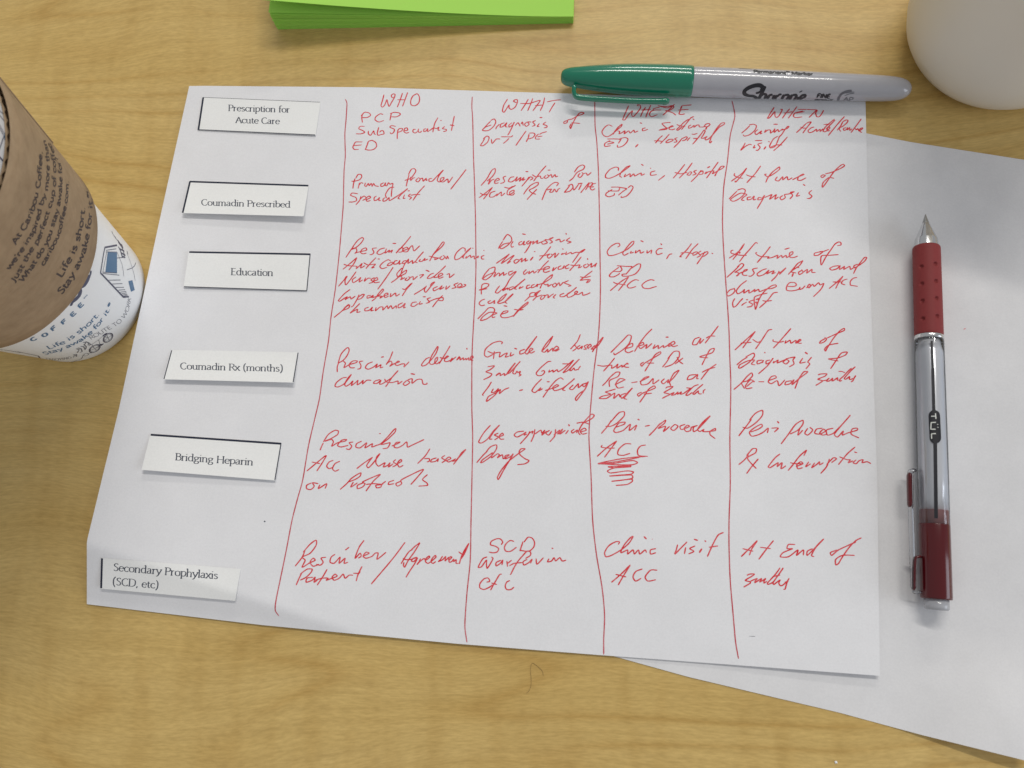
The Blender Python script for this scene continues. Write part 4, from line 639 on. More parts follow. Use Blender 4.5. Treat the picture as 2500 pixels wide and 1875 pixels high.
# ------------------------------------------------------------------ green marker
mk = thing('marker', 'green-capped marker with a grey barrel across the top edge of the written sheet', 'marker')
A, B = onz((1369, 187.5), 6.9), onz((2224.5, 218.5), 5.9); fr = frame(A, B); Lm = np.linalg.norm(B-A)
def prof_px(lst, fr, axis_px):       # lst [(t along axis in seen px, half width px)]
    O, ex = fr[0], fr[1]; out = []
    for c, hw in lst:
        q = axis_px(c); d = ray(q)               # nearest point of the axis line to the sight line
        w0 = CAM-O; a, b_, c_ = 1.0, d@ex, 1.0; dd, e = d@w0, ex@w0
        s = (a*e-b_*dd)/(a*c_-b_*b_); s = (e-b_*dd)/(1-b_*b_)
        out.append((s, r_at(O+ex*s, ex, hw) if hw > 0 else 0.0))
    return out
axm = lambda x: (x, 187.5+(x-1369)*31/855.5)
capp = prof_px([(1369, 0), (1369.6, 8), (1372, 14.5), (1378, 19.5), (1388, 23), (1400, 25.2), (1440, 30.5), (1490, 35.5), (1540, 38.6), (1600, 40.2), (1650, 40.6), (1682, 40.3), (1688, 39.2), (1690, 37.6), (1684, 37.3)], fr, axm)
m_cap = mat('green_plastic', (0.004, 0.185, 0.105), 0.2, 0.5, Coat_Weight=0.45, Coat_Roughness=0.05)
m_bar = mat('grey_marker_plastic', (0.42, 0.42, 0.455), 0.2, 0.5, Coat_Weight=0.5, Coat_Roughness=0.06)
base(m_bar, mix(m_bar, (0.42, 0.42, 0.455), (0.37, 0.37, 0.40), noise(m_bar, coord(m_bar), 180.0, 3)))
V, Fc = revolve(rounded(capp[:12])+capp[12:], fr, 64); mesh('cap', V, Fc, m_cap, mk)
barp = prof_px([(1684, 37.0), (1700, 37.3), (1800, 37.2), (1900, 36.3), (2000, 35), (2100, 33.6), (2150, 32.5), (2180, 30.5), (2200, 27), (2212, 21.5), (2220, 14), (2223.5, 7), (2224.5, 0)], fr, axm)
bp = rounded(barp); V, Fc = revolve(bp, fr, 64); mesh('barrel', V, Fc, m_bar, mk)
# clip moulded on the cap
def pz(lst): return [onz((x, y), z) for x, y, z in lst]
V, Fc = sweep(pz([(1404, 208, 8.5), (1401, 219, 8.0), (1402.5, 231, 7.2), (1412, 237.5, 6.8), (1440, 240.5, 6.5), (1480, 243, 6.3), (1540, 246, 6.3), (1600, 247.5, 6.3), (1634, 247.5, 6.3)]), 1.75, 2.5, 14, 3.2,
              wf=lambda t: 1.0+0.18*smooth01((t-0.9)/0.06))
mesh('clip', V, Fc, m_cap, mk)
bs, br = [p[0] for p in barp], [p[1] for p in barp]
S_mk = S_rev(fr, lambda s: 5.6 if s is None else float(np.interp(s, bs, br)))
M['mkblack'] = mat('marker_print_black', (0.012, 0.012, 0.018), 0.35); M['mkgrey'] = mat('marker_print_grey', (0.13, 0.13, 0.15), 0.35)
def zpx(k, ox, oy, s): return [(ox+float(a.split(',')[0])*10/s, oy+float(a.split(',')[1])*10/s) for a in k.split()]
b = Buf()
for k, wd in (('36,47 38,43.5 35,40.8 29,41 22,43.5 17.5,47 17.5,50.5 22,52.5 27,53 30,54.5 30,57', .95), ('36,47 33,49 30,49.5', .6), ('40.5,41.5 38,47 35,53 33,57', .85), ('35.5,53 39,50.5 41.5,51.5 39.5,57', .7),
              ('49,51 45,52.5 43,56.5', .75), ('51,51.5 49,57', .75), ('54,51.5 51,57', .75), ('53.5,54 57,51 59,51.5', .6), ('62,51 59,57', .75), ('62,52 66,51.5 67,53.5 64,57', .7),
              ('71,51 68,57', .75), ('71,52 75,51.5 75.5,53.5 73,57', .7), ('79,53.5 77,57', .75), ('80.5,47.2 81,48.2', 1.0), ('79.5,56.5 85,54 85.5,51.8 82.5,52 80,54.5 80.5,57', .7), ('87.5,57.3 87.8,57.3', .2)):
    ribbon(b, zpx(k, 1780, 120, 4.608), S_mk, wd*1.6, 0.03, step=1.2)
b.make('printed_text', M['mkblack'], mk, label='black script lettering Sharpie')
b = Buf(); textline(b, 'Permanent^ Marker', [(1839.5, 177.2), (1985, 184)], 6.6, S_mk, 0.03, 0.66, up=(0, -1)); b.make('printed_text', M['mkblack'], mk, label='small black printed words Permanent Marker')
b = Buf(); textline(b, 'FINE', [(1993, 238.6), (2026.5, 240)], 10, S_mk, 0.03, 0.62, up=(0.3, -1)); textline(b, 'POINT', [(1988, 247.2), (2033, 248.7)], 5.2, S_mk, 0.03, 0.6, up=(0.3, -1))
b.make('printed_text', M['mkblack'], mk, label='bold black printed words FINE POINT')
b = Buf(); ribbon(b, [(1803, 166.9), (1836, 168.3)], S_mk, 0.35, 0.03); b.make('printed_line', M['mkblack'], mk)
b = Buf(); ribbon(b, zpx('122.5,58.5 123.5,54.5 127,50 133,47.5 138,47', 1780, 120, 4.608), S_mk, 1.0, 0.03, step=1.2)
ribbon(b, zpx('130,52.5 135,50.5 141,49.5', 1780, 120, 4.608), S_mk, .35, .03); ribbon(b, zpx('131,49.5 136,48.6 141,48.2', 1780, 120, 4.608), S_mk, .3, .03)
textline(b, "AP", [(2058, 247), (2082, 248)], 10, S_mk, 0.03, 0.45, up=(0.2, -1)); b.make('printed_emblem', M['mkgrey'], mk, label='grey round certification emblem with the letters AP')

# ------------------------------------------------------------------ red ballpoint pen
pn = thing('pen', 'retractable ballpoint pen with red rubber grip and clear barrel on the blank sheet', 'pen')
zP = 5.75
A, B = onz((2259.3, 523.5), zP-0.1), onz((2287.0, 1489), zP); fr = frame(A, B)
axp = lambda y: (2259.3+(y-523.5)*27.7/965.5, y)
m_chr = mat('chrome', (0.72, 0.73, 0.74), 0.16, 0.5, Metallic=1.0); m_tip = mat('steel_tip', (0.45, 0.45, 0.44), 0.28, 0.5, Metallic=1.0)
m_grip = mat('red_rubber', (0.36, 0.035, 0.035), 0.62, 0.35)
g_n = noise(m_grip, coord(m_grip), 900.0, 3); base(m_grip, mix(m_grip, (0.245, 0.034, 0.034), (0.21, 0.027, 0.029), g_n)); bump(m_grip, g_n, 0.00003, 0.5)
m_redp = mat('dark_red_plastic', (0.085, 0.003, 0.006), 0.16, 0.5, Coat_Weight=0.1, Coat_Roughness=0.1)
def clear(name, tint, fac=0.10, rough=0.06):
    m = bpy.data.materials.new(name); m.use_nodes = True; nt = m.node_tree; nt.nodes.remove(nt.nodes['Principled BSDF'])
    tr = nd(m, 'ShaderNodeBsdfTransparent'); tr.inputs[0].default_value = (*tint, 1)
    gl = nd(m, 'ShaderNodeBsdfGlossy'); gl.inputs['Roughness'].default_value = rough; gl.inputs[0].default_value = (0.95, 0.97, 1, 1)
    fz = nd(m, 'ShaderNodeFresnel'); fz.inputs[0].default_value = 1.49
    ad = nd(m, 'ShaderNodeMath', operation='ADD'); ad.inputs[1].default_value = fac; lk(m, fz.outputs[0], ad.inputs[0]); ad.use_clamp = True
    mx = nd(m, 'ShaderNodeMixShader'); lk(m, ad.outputs[0], mx.inputs[0]); lk(m, tr.outputs[0], mx.inputs[1]); lk(m, gl.outputs[0], mx.inputs[2])
    lk(m, mx.outputs[0], nt.nodes['Material Output'].inputs[0]); return m
m_clear = clear('clear_plastic', (0.965, 0.97, 0.98), 0.03); m_fill = mat('frosted_refill', (0.84, 0.85, 0.88), 0.2, 0.7, Metallic=0.3, Coat_Weight=0.5, Coat_Roughness=0.08)
def pp(l): return prof_px(l, fr, axp)
def revo(name, l, m, seg=56, **k):
    V, Fc = revolve(l, fr, seg); return mesh(name, V, Fc, m, pn, **k)
tip = revo('writing_tip', pp([(523.5, 0), (524, 1.4), (527, 2.4), (545, 8.8), (547, 9.2)]), m_tip)
revo('nose_cone', pp([(545, 8.2), (547, 10), (565, 18.5), (582, 27), (584, 28.2), (586, 28.8), (602, 30.6), (604, 31)]), m_chr)
# grip with round dimples pressed into it
gp = pp([(603.5, 30.5), (604, 33), (606, 34.6), (610, 35.2), (700, 35.8), (815, 36.6), (819, 36.0), (820.5, 35.0), (821, 33)])
gs, gr = [p[0] for p in gp], [p[1] for p in gp]
S_gr = S_rev(fr, lambda s: 5.2 if s is None else float(np.interp(s, gs, gr)))
rows = [650, 692, 735, 778]; V = []; Fc = []; SEG = 150; ss = np.r_[gs[0], gs[1], gs[2], np.linspace(gs[3], gs[5], 170), gs[6:]]
O, ex, ey, ez = fr
dim = []
for (x, y) in ((2284.6, 643.5), (2286, 685.7), (2287.5, 727.8), (2289, 771.5)):
    P, N = S_gr((x, y), 0); s0 = (P-O)@ex; a0 = math.atan2((P-O)@ez, (P-O)@ey)
    for k in range(6): dim.append((s0+(0.9 if k % 2 else 0), a0+k*math.pi/3*1.0))
for s in ss:
    r0 = float(np.interp(s, gs, gr))
    near = [d_ for d_ in dim if abs(d_[0]-s) < 1.2]
    for k in range(SEG):
        a = 2*math.pi*k/SEG; r = r0
        for d_ in near:
            da = (a-d_[1]+math.pi) % (2*math.pi)-math.pi; rr = math.hypot(da*r0, s-d_[0])
            if rr < 0.85: r -= 0.75*(1-(rr/0.85)**4)
        V.append(O+ex*s+(ey*math.cos(a)+ez*math.sin(a))*r)
for i in range(len(ss)-1):
    for k in range(SEG): k2 = (k+1) % SEG; Fc.append((i*SEG+k, i*SEG+k2, (i+1)*SEG+k2, (i+1)*SEG+k))
mesh('grip', V, Fc, m_grip, pn)
revo('metal_ring', pp([(820.5, 33), (821, 36.2), (822, 37.0), (828, 37.2), (829.5, 36.6), (830, 34)]), m_chr)
bpx = [(829.5, 33), (830, 36.2), (834, 37.2), (900, 37.8), (1100, 39.3), (1281, 38.8)]
revo('barrel', pp(bpx), m_clear)
revo('refill', pp([(826, 0), (828, 26), (860, 34.5), (1180, 36.6), (1284, 36.4), (1284, 0)]), m_fill)
revo('refill_end', pp([(1232, 35), (1250, 36.9), (1284, 37.4), (1285, 10)]), mat('rose_glow_plastic', (0.30, 0.13, 0.13), 0.3))  # reddish tail of the refill; the red end section's glow painted into its colour
revo('end_section', pp([(1279.5, 30), (1280, 38.6), (1282, 39.4), (1380, 39.8), (1458, 40.2), (1462, 39.6), (1463, 36), (1463.5, 20)]), m_redp)
m_plug = mat('milky_clear_plastic', (0.55, 0.56, 0.60), 0.12, 0.6, Transmission_Weight=0.35)
revo('push_button', pp([(1460, 20), (1461, 31.8), (1480, 32.3), (1486, 31.6), (1489, 28), (1489.5, 0)]), m_plug)
bpp = pp(bpx); S_pb = S_rev(fr, lambda s: 5.5 if s is None else float(np.interp(s, [p[0] for p in bpp], [p[1] for p in bpp])))
b = Buf()
for a_, b_, w_ in (((2274.5, 832), (2277.5, 900), .75), ((2277.5, 900), (2280, 1000), .95), ((2280, 1000), (2283.5, 1090), 1.1), ((2283.5, 1085), (2285.5, 1265), 1.1)):
    ribbon(b, [a_, b_], S_pb, w_, 0.03, step=4, taper=False)
b.make('printed_line', M['mkblack'], pn)
b = Buf(); P0, P1 = np.array([2280.3, 1001.]), np.array([2284.2, 1083.]); hw = 14.2; T = (P1-P0)/np.linalg.norm(P1-P0); Nn = np.array([-T[1], T[0]]); Lp = np.linalg.norm(P1-P0); G = []
for t in np.r_[np.linspace(0, hw, 9), np.linspace(hw, Lp-hw, 10)[1:-1], np.linspace(Lp-hw, Lp, 9)]:
    e = max(hw-t, t-(Lp-hw), 0); hh = math.sqrt(max(hw*hw-e*e, 0.2))
    G.append([S_pb(P0+T*t+Nn*k*hh, 0.05)[0] for k in np.linspace(-1, 1, 13)])
b.grid(G); b.make('printed_badge', M['mkblack'], pn, label='black rounded badge on the clear barrel')
M['mkwhite'] = mat('badge_white', (0.72, 0.74, 0.70), 0.4)
b = Buf()
z2 = lambda k: [(2170+float(a.split(',')[0])*10/4.74, 800+float(a.split(',')[1])*10/4.74) for a in k.split()]
for k in ('54,99 54.5,105.5', '49,102.5 54,102.3', '54.5,109.5 49,109.7 48.6,117.5 54,117.5', '56.5,111.5 56.6,112.3', '56.8,114.8 56.9,115.6', '54.5,122.5 49.3,122.8', '49.3,122.8 49.6,128.5'):
    ribbon(b, z2(k), S_pb, 0.34, 0.075, step=2, taper=False, smooth=False)
b.make('printed_text', M['mkwhite'], pn, label='pale letters on the badge')
V, Fc = sweep(pz([(2236, 1148, 6.0), (2226, 1150, 6.0), (2222.5, 1160, 6.0), (2224, 1240, 6.0), (2227, 1340, 6.0), (2230, 1440, 6.0)]), 1.5, 2.4, 12, 3.2); mesh('clip', V, Fc, m_clear, pn)
V, Fc = sweep(pz([(2219.5, 1154, 6.2), (2219.5, 1180, 6.2), (2221, 1238, 6.2)]), 1.3, 2.9, 10, 2.4); mesh('clip_inlay', V, Fc, m_redp, pn)
V, Fc = sweep(pz([(2250, 1359, 6.5), (2238, 1360, 6.5), (2233, 1366, 6.5), (2231, 1400, 6.4), (2230.5, 1441, 6.2)]), 0.9, 2.2, 10, 2.6); mesh('clip_mount', V, Fc, m_redp, pn)
V, Fc = sweep(pz([(2228, 1443, 5.5), (2236, 1447, 5.5), (2248, 1444, 5.6)]), 1.0, 1.6, 10, 2.6); mesh('clip_end', V, Fc, m_clear, pn)

# ------------------------------------------------------------------ green sticky note pad
pad = thing('sticky_note_pad', 'pad of bright green sticky notes with its left end curling up', 'sticky notes')
m_note = mat('green_note_paper', (0.52, 0.90, 0.165), 0.8, 0.15)
nt = m_note.node_tree; tl = nd(m_note, 'ShaderNodeBsdfTranslucent'); tl.inputs[0].default_value = (0.25, 0.80, 0.05, 1)
mx = nd(m_note, 'ShaderNodeMixShader'); mx.inputs[0].default_value = 0.22
lk(m_note, nt.nodes['Principled BSDF'].outputs[0], mx.inputs[1]); lk(m_note, tl.outputs[0], mx.inputs[2]); lk(m_note, mx.outputs[0], nt.nodes['Material Output'].inputs[0])
A, B = onz((678, 72)), onz((1399, 57)); ex = (B-A)/np.linalg.norm(B-A); ey = np.array([-ex[1], ex[0], 0]); Lx = np.linalg.norm(B-A)
layers = []
for i in range(36): k = (i+1)/36; layers.append((k*3.5, k*2.9, 1.0, 0))
for i in range(8): k = (i+1)/8; layers.append((3.52+k*0.38, 3.3+k*2.3, 1.08, 0))
layers.append((4.02, 6.6, 1.12, 0)); layers.append((4.18, 13.9, 1.45, 1)); layers.append((4.29, 14.3, 1.48, 1))
for li, (zr, dz, pw, c) in enumerate(layers):
    V = []; Fc = []; nu, nv = 24, 3; jx, jy = rng.normal(0, .10), rng.normal(0, .09)
    f = lambda u: zr+dz*(1-u)**pw
    th = 0.085
    for lay in (0, 1):
        for j in range(nv+1):
            for i in range(nu+1):
                u = i/nu; V.append(A+ex*(u*Lx+jx)+ey*(j/nv*76+jy)+np.array([0, 0, f(u)-lay*th]))
    n = (nu+1)*(nv+1); c1 = nu+1
    for j in range(nv):
        for i in range(nu):
            a = j*c1+i; Fc.append((a, a+1, a+c1+1, a+c1)); Fc.append((n+a, n+a+c1, n+a+c1+1, n+a+1))
    loop = [i for i in range(c1)]+[j*c1+nu for j in range(1, nv+1)]+[nv*c1+i for i in range(nu-1, -1, -1)]+[j*c1 for j in range(nv-1, 0, -1)]
    for a, b_ in zip(loop, loop[1:]+loop[:1]): Fc.append((a, n+a, n+b_, b_))
    mesh('note_sheet', V, Fc, m_note, pad, False)

# ------------------------------------------------------------------ paper coffee cup with corrugated sleeve
CX, CY, R0, SLP, Z1, Z2, OFF = -28.47, -97.085, 27.64, 0.155, 49.2, 104.6, 2.06
cup = thing('coffee_cup', 'white paper coffee cup in a brown cardboard sleeve at the left edge', 'coffee cup')
def S_cone(off0):
    def f(q, off):
        d = ray(q); dx, dy = CAM[0]-CX, CAM[1]-CY; k = R0+off0+off+SLP*CAM[2]
        A = d[0]**2+d[1]**2-(SLP*d[2])**2; B = 2*(dx*d[0]+dy*d[1]-k*SLP*d[2]); Cc = dx*dx+dy*dy-k*k; D = B*B-4*A*Cc
        if D < 0: return None
        P = CAM+d*(-B-math.sqrt(D))/(2*A); N = np.array([P[0]-CX, P[1]-CY, -SLP*math.hypot(P[0]-CX, P[1]-CY)]); return P, N/np.linalg.norm(N)
    return f
CF = (np.array([CX, CY, 0.]), np.array([0, 0, 1.]), np.array([1., 0, 0]), np.array([0, 1., 0]))
R = lambda z: R0+SLP*z
m_cupw = mat('white_cup_board', (0.84, 0.85, 0.86), 0.38, 0.4); fn = noise(m_cupw, coord(m_cupw), 300.0, 3); bump(m_cupw, fn, 0.00003, 0.5)
H_ = 128
V, Fc = revolve([(3, 0), (3, R0-1.2), (0.3, R0-1.0), (0, R0-0.6), (0.3, R0-0.15), (1.2, R(1.2))]+[(z, R(z)) for z in range(6, H_, 8)]+[(H_-1, R(H_-1)), (H_, R(H_)+1.2), (H_+1.2, R(H_)+1.5), (H_+2, R(H_)+0.4), (H_+1.2, R(H_)-0.6)]+[(z, R(z)-0.6) for z in range(H_-2, 6, -10)]+[(4, R0-0.7), (4, 0)], CF, 128)
mesh('cup_body', V, Fc, m_cupw, cup)
m_kraft = mat('kraft_board', (0.40, 0.31, 0.23), 0.8, 0.15)
kc = coord(m_kraft); k1 = noise(m_kraft, kc, 1.0, 4, 0.65, mp=(220, 220, 420)); k2 = noise(m_kraft, kc, 70.0, 4, 0.6)
kcol = mix(m_kraft, (0.375, 0.272, 0.172), (0.30, 0.212, 0.130), ramp(m_kraft, k1, [(0.35, (0, 0, 0)), (0.75, (1, 1, 1))]))
base(m_kraft, mix(m_kraft, kcol, ramp(m_kraft, k2, [(0.3, (0.88, 0.87, 0.86)), (0.7, (1.06, 1.05, 1.04))]), 0.9, 'MULTIPLY')); bump(m_kraft, k1, 0.0001, 0.5)
m_kdark = mat('kraft_fluting', (0.13, 0.095, 0.065), 0.85, 0.1)
SEG = 180
def wav(k): a = 2*math.pi*k/SEG; return 0.35*math.sin(3*a+1)+0.25*math.sin(7*a)
def shell(ro, ri, z1, z2, seg=SEG, wavy=True, a0=0, a1=2*math.pi):
    V = []; Fc = []; full = abs(a1-a0-2*math.pi) < 1e-6; n = seg if full else seg+1
    prof = [(z1, ro)]+[(z1+(z2-z1)*t/8, ro) for t in range(1, 9)]+[(z2, ri)]+[(z2-(z2-z1)*t/8, ri) for t in range(1, 9)]
    for i, (z, o) in enumerate(prof):
        for k in range(n):
            a = a0+(a1-a0)*k/seg; zz = z+(wav(k) if wavy else 0)*(1 if z < (z1+z2)/2 else 0.5)*(1 if z in (z1, z2) else 0.6); r = R(zz)+o
            V.append(np.array([CX+r*math.cos(a), CY+r*math.sin(a), zz]))
    m_ = len(prof)
    for i in range(m_):
        i2 = (i+1) % m_
        for k in range(n if full else n-1): k2 = (k+1) % n; Fc.append((i*n+k, i*n+k2, i2*n+k2, i2*n+k))
    if not full: Fc.append(tuple(i*n for i in range(m_))); Fc.append(tuple(i*n+n-1 for i in range(m_-1, -1, -1)))
    return V, Fc
V, Fc = shell(OFF, OFF-0.35, Z1, Z2); slv = mesh('sleeve', V, Fc, m_kraft, cup, label='brown corrugated cardboard sleeve')
V, Fc = shell(0.45, 0.15, Z1+.3, Z2-.3); mesh('sleeve_liner', V, Fc, m_kraft, slv)
V = []; Fc = []; NF = 720
for z in (Z1+0.6, Z2-0.3):
    for k in range(NF):
        a = 2*math.pi*k/NF; r = R(z)+1.07+0.60*math.sin(a*72); V.append(np.array([CX+r*math.cos(a), CY+r*math.sin(a), z]))
for k in range(NF): Fc.append((k, (k+1) % NF, NF+(k+1) % NF, NF+k))
mesh('sleeve_fluting', V, Fc, m_kdark, slv, kind='stuff')
V, Fc = shell(OFF+0.75, OFF+0.25, Z1+14, Z2-1, 24, False, math.radians(53), math.radians(95)); mesh('sleeve_flap', V, Fc, m_kraft, slv)
M['kink'] = ink('brown_sleeve_print', (0.062, 0.045, 0.042), (0.10, 0.075, 0.065)); M['navy'] = mat('cup_print_navy', (0.04, 0.045, 0.10), 0.4); M['blue'] = mat('cup_print_blue', (0.05, 0.15, 0.29), 0.4)
M['grey'] = mat('cup_print_grey', (0.16, 0.17, 0.21), 0.4)
S_sl, S_cp = S_cone(OFF), S_cone(0.0)
def T(s, base_, cap, surf, stem, m, par, lab, **k):
    b = Buf(); textline(b, s, base_, cap, surf, 0.05, stem, step=1.3, **k); b.make('printed_text', m, par, label='printed words '+lab)
T('At Caribou Coffee,', [(39, 599), (52, 575), (64, 557), (73, 539), (84, 513), (94, 471), (99, 447), (102, 416), (103, 369)], 13.5, S_sl, .50, M['kink'], slv, 'At Caribou Coffee', shrink=0.35)
T("we're inspired by more than", [(23, 660), (44, 632), (63, 604), (72, 590), (87, 563), (96, 536), (104, 504), (109, 488), (116, 470), (119, 450), (121, 410), (119, 372), (111, 340)], 12.5, S_sl, .50, M['kink'], slv, "we're inspired by more than", shrink=0.35)
T('Just the perfect cup of coffee', [(36, 690), (60, 650), (84, 606), (95, 592), (108, 560), (118, 528), (125, 506), (130, 490), (135, 465), (137, 440), (137, 414), (135, 388), (130, 362), (121, 348)], 12.5, S_sl, .50, M['kink'], slv, 'Just the perfect cup of coffee', shrink=0.35)
T('What do you stay awake for?', [(55, 690), (78, 660), (93, 635), (108, 611), (121, 588), (132, 552), (140, 528), (145, 508), (149, 485), (152, 456), (152, 430), (150, 406), (141, 381)], 12.5, S_sl, .50, M['kink'], slv, 'What do you stay awake for?', shrink=0.35)
T('cariboucoffee.com.', [(107, 650), (119, 629), (131, 606), (140, 588), (148, 568), (156, 536), (162, 506), (166, 480), (168, 441)], 11, S_sl, .50, M['kink'], slv, 'cariboucoffee.com', shrink=0.35)
T('Life is short.', [(150, 679), (164, 655), (177, 632), (186, 612), (196, 582), (203, 548), (208, 505)], 16, S_sl, .64, M['kink'], slv, 'Life is short.', shrink=0.35)
T('Stay awake for it.^', [(150, 720), (166, 700), (179, 678), (194, 651), (210, 612), (218, 576), (223, 540), (226, 512), (225, 484), (222, 466)], 15, S_sl, .64, M['kink'], slv, 'Stay awake for it.', shrink=0.35)
C5 = lambda *p: [(x/5.353, 600+y/5.353) for x, y in p]
for ch, x, y in (('C', 435, 1245), ('O', 585, 1190), ('F', 700, 1110), ('F', 835, 1025), ('E', 955, 925), ('E', 1055, 810)):
    dx, dy = (52, -26) if x < 600 else (48, -46)
    b = Buf(); textline(b, ch, C5((x-dx*.3, y-dy*.3), (x+dx, y+dy)), 8.5, S_cp, .05, .62, up=(-0.8, -0.75)); b.make('printed_letter', M['blue'], cup, label='blue printed letter '+ch)
T('^', C5((1120, 720), (1170, 660)), 7, S_cp, .22, M['blue'], cup, 'TM')
T('Life is short.', C5((635, 1356), (850, 1278), (990, 1185), (1120, 1090), (1230, 985), (1305, 900)), 10.5, S_cp, .45, M['blue'], cup, 'Life is short. in blue', up=(-0.72, -0.72))
T('Stay awake for it.*', C5((580, 1432), (800, 1370), (900, 1330), (1080, 1240), (1210, 1140), (1300, 1040), (1395, 910), (1470, 770)), 9.5, S_cp, .45, M['blue'], cup, 'Stay awake for it. in blue', up=(-0.75, -0.7))
T('ROUTE TO WORK', C5((1190, 1228), (1320, 1160), (1460, 1080), (1560, 1020), (1640, 930), (1690, 820), (1715, 690)), 9.5, S_cp, .22, M['grey'], cup, 'ROUTE TO WORK', up=(-0.72, -0.72))
T('ENJOYING A', C5((600, 1503), (760, 1500), (900, 1480), (1005, 1445)), 5.5, S_cp, .2, M['grey'], cup, 'ENJOYING A')
def D(lst, m, wd, lab, closed=False, surf=S_cp):
    b = Buf()
    for k in lst: ribbon(b, C5(*k), surf, wd, 0.05, step=1.5, smooth=len(k) > 6, taper=False)
    b.make('printed_drawing', m, cup, label=lab)
b = Buf()   # tail of a large dark word running under the sleeve
for k, wd in (([(1190, 325), (1183, 372), (1163, 410)], .7), ([(1170, 385), (1140, 460), (1105, 510), (1060, 530)], 1.25), ([(1035, 560), (1048, 610), (1030, 660), (990, 700), (955, 725)], 1.25), ([(985, 700), (950, 740), (925, 788)], .8)):
    ribbon(b, C5(*k), S_cp, wd*1.5, .05, step=1.2)
b.make('printed_letter', M['navy'], cup, label='dark script letters half hidden by the sleeve')
def ell(cx, cy, a, b_, rot, n=22): return [(cx+a*math.cos(t)*math.cos(rot)-b_*math.sin(t)*math.sin(rot), cy+a*math.cos(t)*math.sin(rot)+b_*math.sin(t)*math.cos(rot)) for t in np.linspace(0, 2*math.pi, n)]
D([ell(1238, 1345, 76, 42, -0.5), ell(1412, 1203, 72, 46, -0.75)], M['navy'], .42, 'line drawing of bicycle wheels')
D([ell(1238, 1345, 60, 32, -0.5), ell(1412, 1203, 56, 35, -0.75), [(1180, 1370), (1300, 1318)], [(1215, 1320), (1262, 1370)], [(1360, 1240), (1465, 1165)], [(1395, 1165), (1430, 1240)], [(1238, 1345), (1200, 1290), (1180, 1300)], [(1200, 1290), (1290, 1230), (1345, 1180), (1412, 1203)], [(1290, 1230), (1310, 1300), (1238, 1345)]], M['grey'], .2, 'line drawing of a bicycle frame')
D([[(1345, 1180), (1375, 1155), (1400, 1150)], [(1300, 1290), (1330, 1300), (1345, 1280)]], M['navy'], .9, 'dark saddle and pedals of the bicycle drawing')
D([[(1085, 1262), (1120, 1262), (1105, 1300)], [(1120, 1255), (1165, 1270), (1150, 1300)], [(1000, 1345), (1035, 1360), (1010, 1400)], [(1020, 1335), (1060, 1345), (1075, 1385), (1045, 1395)], [(1055, 1315), (1095, 1320), (1115, 1360)], [(1095, 1290), (1130, 1320), (1120, 1350)], [(1140, 1262), (1185, 1290), (1160, 1310)], [(955, 1425), (1000, 1420), (1000, 1450)]], M['grey'], .42, 'scribbled steam marks')
D([[(560, 1532), (740, 1538), (900, 1530), (1000, 1500), (1062, 1478), (1090, 1430), (1130, 1405), (1160, 1420), (1125, 1440), (1090, 1438)], [(1150, 1410), (1200, 1400), (1250, 1388)]], M['grey'], .25, 'thin ground line drawing')
D([[(-30, 1352), (120, 1372), (270, 1397)], [(230, 1385), (500, 1440)], [(500, 1440), (548, 1500)], [(548, 1500), (510, 1495)]], M['navy'], .45, 'dark outline drawing at the foot of the cup')
b = Buf(); G = [[S_cp(q, .05)[0] for q in row] for row in coons(C5((1408, 85), (1530, 88)), C5((1530, 88), (1530, 352)), C5((1378, 345), (1530, 352)), C5((1408, 85), (1378, 345)), 8, 10)]; b.grid(G)
G = [[S_cp(q, .05)[0] for q in row] for row in coons(C5((1678, 462), (1730, 450)), C5((1730, 450), (1762, 578)), C5((1712, 602), (1762, 578)), C5((1678, 462), (1712, 602)), 5, 8)]; b.grid(G)
b.make('printed_window', M['blue'], cup, label='blue windows of the printed house')
D([[(1372, 22), (1530, -8)], [(1372, 22), (1355, 105)], [(1355, 105), (1315, 355)], [(1315, 355), (1615, 672)], [(1615, 672), (1685, 665)]], M['navy'], .62, 'dark outline of the printed house')
D([[(1385, 60), (1520, 40)], [(1385, 80), (1530, 82)], [(1395, 85), (1345, 345)], [(1340, 345), (1530, 356)], [(1345, 362), (1560, 385)], [(1420, 450), (1575, 448)], [(1470, 500), (1600, 494)], [(1512, 545), (1620, 543)], [(1548, 580), (1635, 574)], [(1572, 606), (1650, 598)], [(1590, 628), (1655, 616)], [(1603, 645), (1662, 632)], [(1612, 660), (1670, 645)],
   [(1530, 82), (1600, 250), (1620, 400)], [(1660, 95), (1700, 200), (1730, 290), (1755, 380), (1768, 455)], [(1775, 220), (1760, 262), (1730, 290), (1660, 315)], [(1530, 160), (1640, 150)]], M['navy'], .24, 'thin lines of the printed house')
Cz = lambda *p: [(x/3.904, 500+y/3.904) for x, y in p]
b = Buf()
for k, wd in (([(1065, 252), (1075, 275)], .7), ([(1075, 275), (1095, 305)], .35), ([(1092, 300), (1104, 318)], .8), ([(1104, 318), (1128, 348)], .35), ([(1125, 345), (1150, 380), (1172, 400)], 1.6), ([(1130, 400), (1150, 440), (1165, 490)], .9), ([(1160, 400), (1180, 450), (1188, 490)], .8), ([(1140, 420), (1185, 440)], .7), ([(1150, 455), (1195, 480)], .7), ([(1160, 490), (1190, 500)], .7), ([(1210, 440), (1220, 470)], .6)):
    ribbon(b, Cz(*k), S_cp, wd, .05, step=1.2, taper=False)
b.make('printed_drawing', M['navy'], cup, label='dark hatched tower drawing')
